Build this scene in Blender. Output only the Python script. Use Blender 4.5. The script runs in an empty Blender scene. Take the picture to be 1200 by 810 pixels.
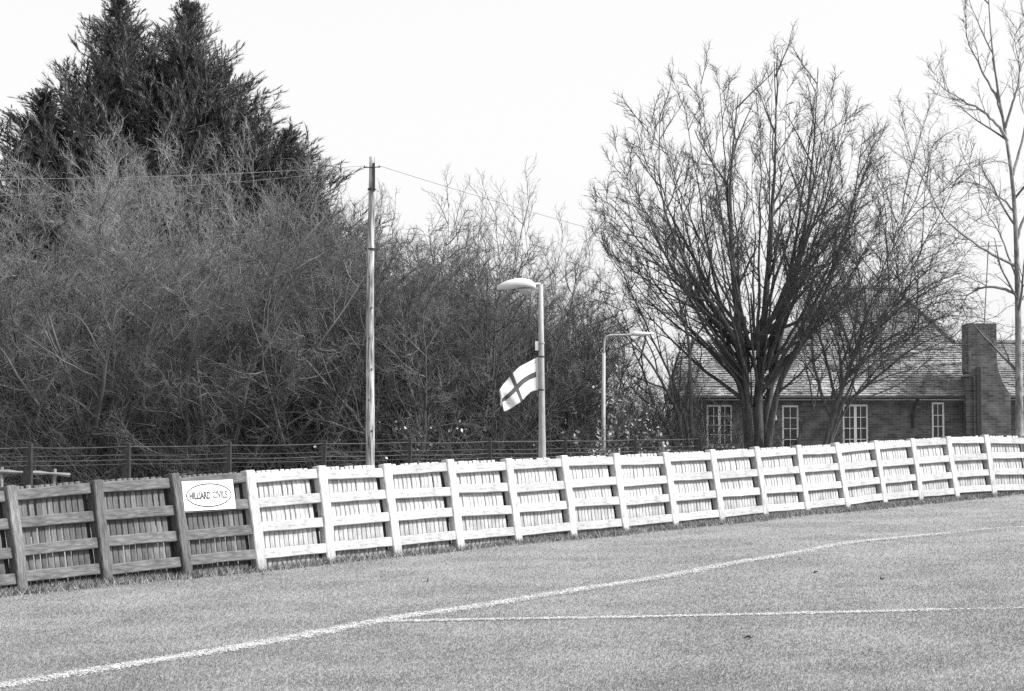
import bpy, math
import numpy as np
from mathutils import Vector, Matrix

# ------------------------------------------------------------------ camera, sky, sun, exposure
sc = bpy.context.scene
EYE = 1.80
FPX, PW, PH, HOR = 2400.0, 1200.0, 810.0, 520.0        # focal length and horizon measured on the photograph
TILT = math.atan((HOR - PH / 2) / FPX)
cam_d = bpy.data.cameras.new('camera'); cam = bpy.data.objects.new('camera', cam_d)
sc.collection.objects.link(cam); sc.camera = cam
cam_d.sensor_width = 36.0; cam_d.lens = 36.0 * FPX / PW
cam_d.clip_start = 0.1; cam_d.clip_end = 3000
cam.location = (0, 0, EYE); cam.rotation_euler = (math.pi / 2 + TILT, 0, 0)

SUN_EL, SUN_AZ = 44.0, 100.0          # azimuth from the view direction (+Y), clockwise: behind the camera, to the right
wd = bpy.data.worlds.new('World'); sc.world = wd; wd.use_nodes = True
wn, wl = wd.node_tree.nodes, wd.node_tree.links
wn.clear()
wout = wn.new('ShaderNodeOutputWorld'); wbg = wn.new('ShaderNodeBackground')
sky = wn.new('ShaderNodeTexSky'); sky.sky_type = 'NISHITA'; sky.sun_disc = False
sky.sun_elevation = math.radians(SUN_EL); sky.sun_rotation = math.radians(SUN_AZ)
sky.dust_density = 4.0; sky.air_density = 1.0
wbw = wn.new('ShaderNodeRGBToBW')     # black-and-white film: the sky carries no colour
wmix = wn.new('ShaderNodeMix'); wmix.data_type = 'FLOAT'
wmix.inputs[0].default_value = 0.8    # cloud cover
wmix.inputs[3].default_value = 3.4    # even white cloud
wl.new(sky.outputs[0], wbw.inputs[0]); wl.new(wbw.outputs[0], wmix.inputs[2])
wl.new(wmix.outputs[0], wbg.inputs[0]); wbg.inputs[1].default_value = 0.10
wl.new(wbg.outputs[0], wout.inputs[0])
sun_d = bpy.data.lights.new('sun', 'SUN'); sun = bpy.data.objects.new('sun', sun_d)
sc.collection.objects.link(sun)
sun_d.energy = 2.5; sun_d.angle = math.radians(10); sun_d.color = (1, 1, 1)
_se, _sa = math.radians(SUN_EL), math.radians(SUN_AZ)
_sd = Vector((math.sin(_sa) * math.cos(_se), math.cos(_sa) * math.cos(_se), math.sin(_se)))
sun.rotation_euler = _sd.to_track_quat('Z', 'Y').to_euler()
sun.location = (20, -20, 30)
sc.view_settings.view_transform = 'Standard'; sc.view_settings.look = 'None'
sc.view_settings.exposure = 1.6; sc.view_settings.gamma = 1.0
sc.view_settings.use_curve_mapping = False
sc.render.engine = 'CYCLES'; sc.cycles.use_denoising = False
sc.cycles.max_bounces = 5; sc.cycles.diffuse_bounces = 3; sc.cycles.transparent_max_bounces = 4
sc.cycles.use_adaptive_sampling = False; sc.cycles.sample_clamp_indirect = 1.5; sc.cycles.sample_clamp_direct = 3.0
sc.cycles.caustics_reflective = False; sc.cycles.caustics_refractive = False

# ------------------------------------------------------------------ helpers
C = sc.collection
RNG = np.random.default_rng(11)

def at(px, py, D):
    """world point that the photograph shows at (px, py), D metres in front of the camera"""
    u, v = (px - PW / 2) / FPX, (PH / 2 - py) / FPX
    y = math.cos(TILT) - v * math.sin(TILT); z = math.sin(TILT) + v * math.cos(TILT)
    return np.array([u / y * D, D, EYE + z / y * D])

PA, PB, PC = 0.029, 0.012, 0.013       # the pitch: a plane rising to the right and away
FA, FB = np.array([-5.51, 23.02]), np.array([9.31, 40.23])
FD = (FB - FA) / np.linalg.norm(FB - FA); FN = np.array([-FD[1], FD[0]])   # along the fence / behind the fence
def gz(x, y):
    x = np.asarray(x, float); y = np.asarray(y, float)
    s = (x - FA[0]) * FN[0] + (y - FA[1]) * FN[1]
    xx = np.clip(x, -40, 30); yy = np.clip(y, -40, 70)
    p = PA * xx + PB * yy + PC + 0.012 * np.sin(1.1 * x + 0.7 * y) * np.sin(0.9 * y - 0.3 * x)
    w = np.clip((s - 0.6) / 4.0, 0, 1); w = w * w * (3 - 2 * w)
    return p * (1 - w) + w * 0.08
def gp(px, py):
    """point of the pitch seen at a pixel"""
    D = 20.0
    a = at(px, py, 1.0); d = a - np.array([0, 0, EYE])
    t = 10.0
    for _ in range(60):
        q = np.array([0, 0, EYE]) + d * t
        t += (q[2] - float(gz(q[0], q[1]))) / max(0.02, -d[2] + PB) * 0.6
    return np.array([0, 0, EYE]) + d * t

def mat(name, lo, hi, scale=8.0, detail=6.0, rough=0.85, stretch=(1, 1, 1), bump=0.0, bscale=None, spec=0.2,
        lo2=None, scale2=0.8, coords='Object', contrast=(0.3, 0.7), vary=0.0, splash=0.0, thin=0.0):
    """a grey procedural material: fine noise between two greys, optionally mottled towards a third by a coarse noise"""
    m = bpy.data.materials.new(name); m.use_nodes = True
    n, l = m.node_tree.nodes, m.node_tree.links
    b = n['Principled BSDF']; b.inputs['Roughness'].default_value = rough
    b.inputs['Specular IOR Level'].default_value = spec
    tc = n.new('ShaderNodeTexCoord'); mp = n.new('ShaderNodeMapping'); mp.inputs['Scale'].default_value = stretch
    src = tc.outputs['Object']
    if coords == 'World':
        g = n.new('ShaderNodeNewGeometry'); src = g.outputs['Position']
    l.new(src, mp.inputs[0])
    nz = n.new('ShaderNodeTexNoise'); nz.inputs['Scale'].default_value = scale; nz.inputs['Detail'].default_value = detail
    l.new(mp.outputs[0], nz.inputs[0])
    r = n.new('ShaderNodeMapRange'); r.inputs[1].default_value, r.inputs[2].default_value = contrast
    r.inputs[3].default_value = lo; r.inputs[4].default_value = hi
    l.new(nz.outputs[0], r.inputs[0])
    out = r.outputs[0]
    if lo2 is not None:
        n2 = n.new('ShaderNodeTexNoise'); n2.inputs['Scale'].default_value = scale2; n2.inputs['Detail'].default_value = 4
        g2 = n.new('ShaderNodeNewGeometry'); l.new(g2.outputs['Position'], n2.inputs[0])
        r2 = n.new('ShaderNodeMapRange'); r2.inputs[1].default_value = 0.38; r2.inputs[2].default_value = 0.62
        r2.inputs[3].default_value = lo2; r2.inputs[4].default_value = 1.0
        l.new(n2.outputs[0], r2.inputs[0])
        mu = n.new('ShaderNodeMath'); mu.operation = 'MULTIPLY'
        l.new(out, mu.inputs[0]); l.new(r2.outputs[0], mu.inputs[1]); out = mu.outputs[0]
    if vary:
        oi = n.new('ShaderNodeObjectInfo'); r3 = n.new('ShaderNodeMapRange'); r3.inputs[3].default_value = 1 - vary; r3.inputs[4].default_value = 1 + vary
        l.new(oi.outputs['Random'], r3.inputs[0]); m3 = n.new('ShaderNodeMath'); m3.operation = 'MULTIPLY'
        l.new(out, m3.inputs[0]); l.new(r3.outputs[0], m3.inputs[1]); out = m3.outputs[0]
    if splash:                     # mud and algae with ragged upper edge near the foot of the timber
        sz = n.new('ShaderNodeSeparateXYZ'); l.new(tc.outputs['Object'], sz.inputs[0])
        n4 = n.new('ShaderNodeTexNoise'); n4.inputs['Scale'].default_value = 7; n4.inputs['Detail'].default_value = 6
        g4 = n.new('ShaderNodeNewGeometry'); l.new(g4.outputs['Position'], n4.inputs[0])
        a4 = n.new('ShaderNodeMath'); a4.operation = 'MULTIPLY_ADD'; a4.inputs[1].default_value = -.55; l.new(n4.outputs[0], a4.inputs[0]); l.new(sz.outputs[2], a4.inputs[2])
        r4 = n.new('ShaderNodeMapRange'); r4.inputs[1].default_value = -.10; r4.inputs[2].default_value = .16; r4.inputs[3].default_value = 1 - splash; r4.inputs[4].default_value = 1
        l.new(a4.outputs[0], r4.inputs[0]); m4 = n.new('ShaderNodeMath'); m4.operation = 'MULTIPLY'; l.new(out, m4.inputs[0]); l.new(r4.outputs[0], m4.inputs[1]); out = m4.outputs[0]
    l.new(out, b.inputs['Base Color'])
    if thin:
        tr = n.new('ShaderNodeBsdfTranslucent'); l.new(out, tr.inputs[0]); ms = n.new('ShaderNodeMixShader'); ms.inputs[0].default_value = thin
        l.new(b.outputs[0], ms.inputs[1]); l.new(tr.outputs[0], ms.inputs[2]); l.new(ms.outputs[0], n['Material Output'].inputs[0])
    if bump:
        bp = n.new('ShaderNodeBump'); bp.inputs['Strength'].default_value = bump; bp.inputs['Distance'].default_value = 0.02
        l.new(nz.outputs[0], bp.inputs['Height']); l.new(bp.outputs[0], b.inputs['Normal'])
    return m

class MB:
    """collects shapes for ONE mesh object"""
    def __init__(s): s.v = []; s.f = []; s.n = 0
    def add(s, v, f):
        v = np.asarray(v, float).reshape(-1, 3)
        s.v.append(v); s.f += [tuple(i + s.n for i in q) for q in f]; s.n += len(v); return s
    def box(s, c, size, R=None):
        h = np.array(size) / 2.0
        v = np.array([(x, y, z) for x in (-1, 1) for y in (-1, 1) for z in (-1, 1)]) * h
        if R is not None: v = v @ np.array(R).T
        return s.add(v + np.array(c), [(0, 1, 3, 2), (4, 6, 7, 5), (0, 4, 5, 1), (2, 3, 7, 6), (0, 2, 6, 4), (1, 5, 7, 3)])
    def box2(s, a, b):
        a = np.array(a, float); b = np.array(b, float); return s.box((a + b) / 2, np.abs(b - a))
    def tube(s, pts, r, S=8, caps=True):
        pts = np.asarray(pts, float); K = len(pts); r = np.broadcast_to(np.asarray(r, float), (K,))
        t = np.gradient(pts, axis=0); t /= np.linalg.norm(t, axis=1)[:, None]
        ref = np.array([0, 0, 1.0]) if abs(t[0][2]) < .9 else np.array([1.0, 0, 0])
        u = np.cross(t, ref); u /= np.linalg.norm(u, axis=1)[:, None]; w = np.cross(t, u)
        a = np.arange(S) * 2 * math.pi / S
        v = pts[:, None] + r[:, None, None] * (np.cos(a)[None, :, None] * u[:, None] + np.sin(a)[None, :, None] * w[:, None])
        f = [(k * S + j, k * S + (j + 1) % S, (k + 1) * S + (j + 1) % S, (k + 1) * S + j) for k in range(K - 1) for j in range(S)]
        if caps: f += [tuple(range(S))[::-1], tuple((K - 1) * S + j for j in range(S))]
        return s.add(v.reshape(-1, 3), f)
    def loft(s, rings, caps=True):
        S = len(rings[0]); K = len(rings)
        f = [(k * S + j, k * S + (j + 1) % S, (k + 1) * S + (j + 1) % S, (k + 1) * S + j) for k in range(K - 1) for j in range(S)]
        if caps: f += [tuple(range(S))[::-1], tuple((K - 1) * S + j for j in range(S))]
        return s.add(np.array(rings).reshape(-1, 3), f)
    def mesh(s, name, m, smooth=False):
        me = bpy.data.meshes.new(name); me.from_pydata(np.concatenate(s.v).tolist(), [], s.f); me.update()
        if m: me.materials.append(m)
        if smooth: me.shade_smooth()
        return me
    def build(s, name, m, parent=None, smooth=False, origin=None):
        """link as one object; vertices are given in world space unless the parent sits at the origin of the shape"""
        o = np.zeros(3) if origin is None else np.array(origin, float)
        s.v = [v - o for v in s.v]
        return link(name, s.mesh(name, m, smooth), parent, None if parent is not None else o)

def link(name, me, parent=None, loc=None, M=None):
    o = bpy.data.objects.new(name, me); C.objects.link(o)
    if parent is not None: o.parent = parent
    if loc is not None: o.location = Vector([float(q) for q in loc])
    if M is not None: o.matrix_local = M
    return o
def tag(o, label=None, cat=None, group=None, kind=None):
    if label: o['label'] = label
    if cat: o['category'] = cat
    if group: o['group'] = group
    if kind: o['kind'] = kind
    return o
def thing(name, loc, label, cat, group=None, rotz=0.0):
    o = bpy.data.objects.new(name, None); C.objects.link(o); o.location = Vector([float(q) for q in loc]); o.rotation_euler = (0, 0, rotz)
    o.empty_display_size = 0.3
    return tag(o, label, cat, group)
def nmesh(name, v, f, m):
    """mesh from numpy arrays; f is (n,3) or (n,4)"""
    me = bpy.data.meshes.new(name); v = np.ascontiguousarray(v, np.float32); f = np.ascontiguousarray(f, np.int32)
    k = f.shape[1]
    me.vertices.add(len(v)); me.vertices.foreach_set('co', v.ravel())
    me.loops.add(f.size); me.loops.foreach_set('vertex_index', f.ravel())
    me.polygons.add(len(f)); me.polygons.foreach_set('loop_start', np.arange(len(f), dtype=np.int32) * k)
    me.update(calc_edges=True)
    if m: me.materials.append(m)
    return me

# ------------------------------------------------------------------ branch growth
def unit(a): return a / np.maximum(np.linalg.norm(a, axis=-1, keepdims=True), 1e-9)
def run(p, d, L, K, gn, up, rng, up_end=None):
    """N polylines of K steps from p along d, wandering by gn and bending by up (towards +z) each step"""
    N = len(p); P = np.empty((N, K + 1, 3)); P[:, 0] = p; d = unit(d); st = (L / K)[:, None]
    for k in range(K):
        w = up if up_end is None else up + (up_end - up) * k / max(1, K - 1)
        d = d + rng.normal(0, gn, (N, 3)); d[:, 2] += w; d = unit(d)
        P[:, k + 1] = P[:, k] + d * st
    return P
def kids(P, L, R, n, t0, t1, a0, a1, lr, lt, rr, rng, rmin=0.003, flat=0.0):
    """n side shoots on every polyline: start points, directions, lengths and radii"""
    N, K1, _ = P.shape; idx = np.repeat(np.arange(N), n); M = len(idx)
    t = t0 + (t1 - t0) * ((np.tile(np.arange(n), N) + rng.random(M)) / n)
    k = np.minimum((t * (K1 - 1)).astype(int), K1 - 2); fr = (t * (K1 - 1) - k)[:, None]
    p = P[idx, k] * (1 - fr) + P[idx, k + 1] * fr; tan = unit(P[idx, k + 1] - P[idx, k])
    q = unit(np.cross(tan, unit(rng.normal(0, 1, (M, 3)))))
    if flat: q[:, 2] *= (1 - flat); q = unit(q)
    a = rng.uniform(a0, a1, M)[:, None]
    d = tan * np.cos(a) + q * np.sin(a)
    Lc = L[idx] * lr * (1 - lt * t) * rng.uniform(.65, 1.25, M)
    Rc = np.maximum(R[idx] * (1 - t * .75) * rr, rmin)
    return p, d, Lc, Rc
def tubes(P, R, S, tip=0.25, pw=1.0):
    N, K1, _ = P.shape
    T = unit(np.gradient(P, axis=1)); ref = np.where(np.abs(T[:, :1, 2:3]) < .85, np.array([0, 0, 1.0]), np.array([1.0, 0, 0]))
    U = unit(np.cross(T, np.broadcast_to(ref, T.shape))); W = np.cross(T, U)
    t = np.linspace(0, 1, K1); r = R[:, None] * (tip + (1 - tip) * (1 - t) ** pw)[None]
    a = np.arange(S) * 2 * math.pi / S
    V = P[:, :, None] + r[:, :, None, None] * (np.cos(a)[None, None, :, None] * U[:, :, None] + np.sin(a)[None, None, :, None] * W[:, :, None])
    base = (np.arange(N) * K1 * S)[:, None, None] + (np.arange(K1 - 1) * S)[None, :, None]
    j = np.arange(S)[None, None]; j2 = (j + 1) % S
    F = np.stack([base + j, base + j2, base + S + j2, base + S + j], -1).reshape(-1, 4)
    return V.reshape(-1, 3), F
def merge(parts):
    vs, fs, n = [], [], 0
    for v, f in parts: vs.append(v); fs.append(f + n); n += len(v)
    return np.concatenate(vs), np.concatenate(fs)
def resample(pts, K):
    pts = np.asarray(pts, float); s = np.r_[0, np.cumsum(np.linalg.norm(np.diff(pts, axis=0), axis=1))]
    # Catmull-Rom like smoothing through a dense cubic interpolation
    t = np.linspace(0, s[-1], K + 1); out = np.stack([np.interp(t, s, pts[:, i]) for i in range(3)], 1)
    for _ in range(2): out[1:-1] = .25 * out[:-2] + .5 * out[1:-1] + .25 * out[2:]
    return out
def plen(P): return np.linalg.norm(np.diff(P, axis=1), axis=2).sum(1)
def leaf_quads(p, d, size, rng, wide=0.5):
    """one small pointed quad per point"""
    N = len(p); d = unit(d + rng.normal(0, .5, (N, 3))); q = unit(np.cross(d, rng.normal(0, 1, (N, 3))))
    s = (size * rng.uniform(.6, 1.3, N))[:, None]
    v = np.stack([p, p + d * s * .5 + q * s * wide * .5, p + d * s, p + d * s * .5 - q * s * wide * .5], 1)
    return v.reshape(-1, 3), np.arange(4 * N).reshape(-1, 4)

# ------------------------------------------------------------------ materials
M = {}
M['soil'] = mat('turf_soil', .21, .28, 30, 8, .95, lo2=.80, scale2=.9, coords='World', bump=.3)
M['grass'] = mat('grass', .25, .32, 45, 6, .8, lo2=.76, scale2=.9, coords='World', spec=.1, contrast=(.25, .75), thin=.5)
M['rough_grass'] = mat('rough_grass', .12, .30, 14, 6, .7, coords='World')
M['lime'] = mat('line_paint', .40, .62, 9, 6, .9, coords='World', contrast=(.3, .65))
M['timber'] = mat('weathered_timber', .085, .21, 9, 8, .9, (6, 6, 1), bump=.4, lo2=.7, scale2=2.5, vary=.28, splash=.35)
M['timber_rail'] = mat('weathered_timber_rail', .085, .19, 9, 8, .9, (1, 6, 6), bump=.4, lo2=.75, scale2=3, vary=.1)
M['white'] = mat('white_fence_paint', .28, .49, 7, 8, .7, (5, 5, 1), bump=.25, lo2=.80, scale2=4, contrast=(.30, .50), vary=.12, splash=.38)
M['white_rail'] = mat('white_rail_paint', .24, .43, 7, 8, .7, (1, 5, 5), bump=.25, lo2=.80, scale2=4, contrast=(.30, .50), vary=.09)
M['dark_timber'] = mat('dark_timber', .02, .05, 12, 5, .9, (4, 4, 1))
M['wire'] = mat('galvanised_wire', .035, .08, 5, 2, .6)
M['pole'] = mat('utility_pole_timber', .12, .52, 6, 8, .85, (6, 6, .5), bump=.5, lo2=.7, scale2=1.3, contrast=(.36, .6))
M['steel'] = mat('grey_painted_column', .24, .36, 5, 5, .5, (3, 3, 1))
M['lamp'] = mat('lantern_shell', .50, .60, 5, 3, .45)
M['bowl'] = mat('lantern_bowl', .32, .42, 5, 3, .25, spec=.5)
M['plain_white'] = mat('white_enamel', .78, .82, 3, 3, .4)
M['black'] = mat('black_print', .02, .05, 20, 3, .6)
M['grey_print'] = mat('grey_print', .06, .10, 20, 3, .6)
M['dark_metal'] = mat('dark_metal', .03, .05, 5, 3, .5)
M['tile'] = mat('roof_tile', .17, .37, 5, 8, .9, coords='World', lo2=.6, scale2=.9, bump=.2, contrast=(.35, .65))
M['twig_pale'] = mat('pale_twigs', .13, .28, 1.2, 6, .9, coords='World')
M['twig_mid'] = mat('mid_twigs', .06, .165, 1.2, 6, .9, coords='World')
M['twig_dark'] = mat('dark_twigs', .03, .09, 1.5, 6, .9, coords='World')
M['bark'] = mat('dark_bark', .045, .13, 9, 8, .95, (2, 2, .5), bump=.5)
M['bark_pale'] = mat('pale_bark', .14, .36, 7, 8, .9, (2, 2, .8), bump=.6, lo2=.6, scale2=2.5)
M['needle'] = mat('conifer_sprays', .07, .17, 1.6, 6, .8, coords='World')
M['leaf'] = mat('pale_leaves', .18, .38, 3, 4, .6, coords='World', spec=.4)
M['leaf_bright'] = mat('bright_leaves', .45, .65, 3, 4, .5, coords='World', spec=.4)

def brick_mat():
    m = bpy.data.materials.new('red_brick'); m.use_nodes = True
    n, l = m.node_tree.nodes, m.node_tree.links; b = n['Principled BSDF']; b.inputs['Roughness'].default_value = .9
    b.inputs['Specular IOR Level'].default_value = .15
    g = n.new('ShaderNodeNewGeometry'); sx = n.new('ShaderNodeSeparateXYZ'); l.new(g.outputs['Position'], sx.inputs[0])
    ad = n.new('ShaderNodeMath'); ad.operation = 'ADD'; l.new(sx.outputs[0], ad.inputs[0]); l.new(sx.outputs[1], ad.inputs[1])
    cb = n.new('ShaderNodeCombineXYZ'); l.new(ad.outputs[0], cb.inputs[0]); l.new(sx.outputs[2], cb.inputs[1])
    br = n.new('ShaderNodeTexBrick'); br.inputs['Scale'].default_value = 1.0
    br.inputs['Brick Width'].default_value = .225; br.inputs['Row Height'].default_value = .075; br.inputs['Mortar Size'].default_value = .006
    br.inputs['Color1'].default_value = (.07, .07, .07, 1); br.inputs['Color2'].default_value = (.13, .13, .13, 1)
    br.inputs['Mortar'].default_value = (.17, .17, .17, 1)
    l.new(cb.outputs[0], br.inputs[0])
    nz = n.new('ShaderNodeTexNoise'); nz.inputs['Scale'].default_value = 3; nz.inputs['Detail'].default_value = 7; l.new(g.outputs['Position'], nz.inputs[0])
    r = n.new('ShaderNodeMapRange'); r.inputs[1].default_value = .3; r.inputs[2].default_value = .7; r.inputs[3].default_value = .65; r.inputs[4].default_value = 1.3
    l.new(nz.outputs[0], r.inputs[0])
    mx = n.new('ShaderNodeVectorMath'); mx.operation = 'SCALE'; l.new(br.outputs[0], mx.inputs[0]); l.new(r.outputs[0], mx.inputs['Scale'])
    l.new(mx.outputs[0], b.inputs['Base Color'])
    bp = n.new('ShaderNodeBump'); bp.inputs['Strength'].default_value = .4; bp.inputs['Distance'].default_value = .008; bp.invert = True
    l.new(br.outputs['Fac'], bp.inputs['Height']); l.new(bp.outputs[0], b.inputs['Normal'])
    return m
M['brick'] = brick_mat()
def glass_mat():
    m = bpy.data.materials.new('window_glass'); m.use_nodes = True
    b = m.node_tree.nodes['Principled BSDF']; b.inputs['Base Color'].default_value = (.015, .015, .015, 1)
    b.inputs['Roughness'].default_value = .08; b.inputs['Specular IOR Level'].default_value = .5
    return m
M['glass'] = glass_mat()

# ------------------------------------------------------------------ the ground
xs = np.r_[-900, -400, -150, -60, np.arange(-30, 30.01, .5), 60, 150, 400, 900]
ys = np.r_[-300, -60, -10, np.arange(0, 70.01, .5), 100, 200, 500, 1500]
X, Y = np.meshgrid(xs, ys); Z = gz(X, Y)
v = np.stack([X, Y, Z], -1).reshape(-1, 3); nx = len(xs)
ii = (np.arange(len(ys) - 1)[:, None] * nx + np.arange(nx - 1)[None]).ravel()
g = link('ground', nmesh('ground', v, np.stack([ii, ii + 1, ii + nx + 1, ii + nx], 1), M['soil']))
g.data.shade_smooth(); tag(g, kind='structure')

LINE1 = [gp(*p) for p in [(-60, 817), (0, 804.5), (120, 785), (250, 764), (380, 741), (480, 722), (620, 701), (780, 676), (900, 654), (960, 643), (1000, 635.5), (1060, 630), (1108, 625.5), (1140, 622), (1172, 619), (1240, 616.5)]]
LINE2 = [gp(*p) for p in [(440, 729.5), (520, 727.5), (620, 725.5), (760, 723.5), (900, 720.5), (1000, 718), (1060, 716.5), (1118, 714.5), (1180, 713.5), (1250, 712)]]
def dense(pts, step=.06):
    pts = np.array(pts); s = np.r_[0, np.cumsum(np.linalg.norm(np.diff(pts[:, :2], axis=0), axis=1))]
    t = np.arange(0, s[-1], step); p = np.stack([np.interp(t, s, pts[:, i]) for i in range(2)], 1)
    for _ in range(25): p[1:-1] = .25 * p[:-2] + .5 * p[1:-1] + .25 * p[2:]
    return p
def pitch_line(name, pts, w, label, cover):
    """paint lying in the turf as thousands of small overlapping flecks, thinning out at the edges and worn away at the far end"""
    p = dense(pts); d = np.gradient(p, axis=0); d /= np.linalg.norm(d, axis=1)[:, None]; q = np.stack([-d[:, 1], d[:, 0]], 1)
    n = int(len(p) * .06 * 3600 * cover); k = RNG.integers(0, len(p), n)
    nz = np.convolve(RNG.normal(0, 1, len(p)), np.ones(15) / 4, 'same')                     # patchy marking
    far = p[k, 0] > p[k, 1] * (1110 - 600) / FPX
    keep = RNG.random(n) < np.where(far, .16, np.clip(.85 + .16 * nz[k], .3, 1)); k = k[keep]; n = len(k)
    lat = np.clip(RNG.normal(0, .40, n), -.95, .95) * w
    c = p[k] + d[k] * RNG.uniform(-.04, .04, (n, 1)) + q[k] * lat[:, None]
    an = RNG.uniform(0, math.pi, n); s1 = RNG.uniform(.005, .014, n); s2 = s1 * RNG.uniform(.4, 1, n)
    e1 = np.stack([np.cos(an) * s1, np.sin(an) * s1], 1); e2 = np.stack([-np.sin(an) * s2, np.cos(an) * s2], 1)
    z = gz(c[:, 0], c[:, 1]) + RNG.uniform(.004, .012, n)
    cor = [c + e1, c + e2 * 1.1, c - e1, c - e2]
    V = np.stack([np.c_[t, z + RNG.normal(0, .0008, n)] for t in cor], 1).reshape(-1, 3)
    tag(link(name, nmesh(name, V, np.arange(4 * n).reshape(-1, 4), M['lime'])), label, kind='structure')
    return p[p[:, 0] < p[:, 1] * (1110 - 600) / FPX]
L1 = pitch_line('touchline', LINE1, .17, 'long white painted line running diagonally up the pitch', .95)
L2 = pitch_line('pitch_line', LINE2, .13, 'fainter white line crossing the right side of the pitch', .55)

# short turf: blades over the part of the pitch in front of the fence, white where the lines are painted
def near(p, line, w):
    out = np.zeros(len(p), bool)
    lo, hi = line.min(0) - .3, line.max(0) + .3
    c = np.where(((p > lo) & (p < hi)).all(1))[0]
    for a in range(0, len(c), 20000):
        q = c[a:a + 20000]; d = ((p[q, None] - line[None]) ** 2).sum(2).min(1); out[q] = RNG.random(len(q)) < .92 * np.exp(-(d / (w * w)) ** 1.5)
    return out
def blades(n, h0, h1, w, sampler, rng):
    p = sampler(n); N = len(p); z = gz(p[:, 0], p[:, 1])
    a = rng.uniform(0, 2 * math.pi, N); h = rng.uniform(h0, h1, N); ww = w * rng.uniform(.7, 1.4, N)
    b = np.c_[p, z]; dx = np.c_[np.cos(a) * ww, np.sin(a) * ww, 0 * a]
    le = rng.normal(0, .6, (N, 2)) * h[:, None]
    t = b + np.c_[le, h]
    return np.stack([b - dx / 2, b + dx / 2, t], 1).reshape(-1, 3), np.arange(3 * N).reshape(-1, 3), p
def turf_sampler(n):
    r = RNG.random(n * 2); D = 11.0 * (44 / 11.0) ** r                      # denser close by
    x = (RNG.random(n * 2) - .5) * 2 * (.27 * D + 1.0)
    p = np.c_[x, D]; s = (p - FA) @ FN
    return p[s < .05][:n]
v, f, p = blades(480000, .006, .020, .0075, turf_sampler, RNG)
me = nmesh('turf', v, f, M['grass']); me.materials.append(M['lime'])
wl_ = near(p, L1, .085) | near(p, L2, .05)
me.polygons.foreach_set('material_index', wl_.astype(np.int32))
tag(link('turf', me), 'short mown grass of the pitch', 'grass', kind='stuff')
def fringe_sampler(n):
    t = RNG.uniform(-3, 27, n); dens = .5 + .5 * np.sin(t * 2.3) * np.sin(t * .9 + 1)
    s = -np.abs(RNG.normal(0, .16, n)) + .02; k = RNG.random(n) < .35 + .65 * dens
    return (FA + t[:, None] * FD + s[:, None] * FN)[k]
v, f, p = blades(70000, .025, .11, .012, fringe_sampler, RNG)
tag(link('rough_grass', nmesh('rough_grass', v, f, M['rough_grass'])), 'longer unmown grass along the foot of the fence', 'grass', kind='stuff')
for px, py in [(1034, 679.5), (502, 682), (877, 749), (955, 672)]:
    c = gp(px, py); mb = MB()
    for _ in range(3):
        q = c + np.r_[RNG.normal(0, .015, 2), .015]; e = np.r_[RNG.normal(0, .02, 2), RNG.uniform(.0, .02)]
        mb.tube([q - e, q, q + e], [.003, .009, .003], 5)
    o = mb.build('mud_clod', M['dark_timber'], origin=c)
    tag(o, {1034: 'larger dark clod on the grass between the two lines', 502: 'dark clod on the grass between fence and long line',
            877: 'dark clod on the grass below the fainter line', 955: 'tiny dark clod between the two lines, left of the larger one'}[px], 'clod', 'clods on the pitch')

# ------------------------------------------------------------------ the perimeter fence
PB_ = np.array([(-7.0, 21.38, .0), (-6.27, 22.2, .07), (-5.51, 23.02, .13), (-4.73, 23.84, .19), (-3.95, 24.7, .23), (-3.16, 25.58, .27), (-2.37, 26.48, .31), (-1.57, 27.41, .34),
    (-.76, 28.37, .37), (.05, 29.34, .39), (.87, 30.33, .42), (1.69, 31.34, .44), (2.53, 32.36, .47), (3.37, 33.39, .50), (4.21, 34.41, .54), (5.06, 35.44, .57),
    (5.91, 36.45, .61), (6.76, 37.44, .66), (7.61, 38.41, .70), (8.48, 39.32, .74), (9.38, 40.12, .77), (10.30, 40.75, .775), (11.3, 41.2, .76)])
FH, LEAN = 1.2, math.radians(9)
def frame(u):
    u = Vector(u).normalized(); back = Vector((-u.y, u.x, 0)).normalized()
    up = (Vector((0, 0, 1)) * math.cos(LEAN) + back * math.sin(LEAN)); up = (up - u * up.dot(u)).normalized()
    return u, (-up.cross(u) if up.cross(u).y > 0 else up.cross(u)).normalized(), up        # along, towards the pitch, up the fence
def fmat(o, u, n, w, scale=(1, 1, 1)):
    m = Matrix(((u.x, n.x, w.x, o.x), (u.y, n.y, w.y, o.y), (u.z, n.z, w.z, o.z), (0, 0, 0, 1)))
    return m @ Matrix.Diagonal((*scale, 1))
def bevel_box(sx, sy, sz, c, wob=0.0, seed=0):
    """box from z=0 to sz, x/y centred, with chamfered upright edges"""
    r = np.random.default_rng(seed); hx, hy = sx / 2, sy / 2
    ring = [(-hx + c, -hy), (hx - c, -hy), (hx, -hy + c), (hx, hy - c), (hx - c, hy), (-hx + c, hy), (-hx, hy - c), (-hx, -hy + c)]
    rings = []
    for k in range(5):
        t = k / 4; ox, oy = r.normal(0, wob, 2)
        rings.append([(x + ox, y + oy, sz * t) for x, y in ring])
    top = [(x * .9 + ox, y * .9 + oy, sz + c * .6) for x, y in ring]; rings.append(top)
    return MB().loft(rings)
mesh_posts = {k: [bevel_box(ww_, dd_, FH + .25, .012, .004, s).mesh('post', M[mm]) for s in range(4)] for k, mm, ww_, dd_ in (('d', 'timber', .130, .165), ('w', 'white', .158, .118))}
mesh_shade_strip = bevel_box(.07, .02, 1.0, .003, .001, 70).mesh('shade_strip', M['dark_timber'])  # added strip, its near-black colour stands for shade beside the post
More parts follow.
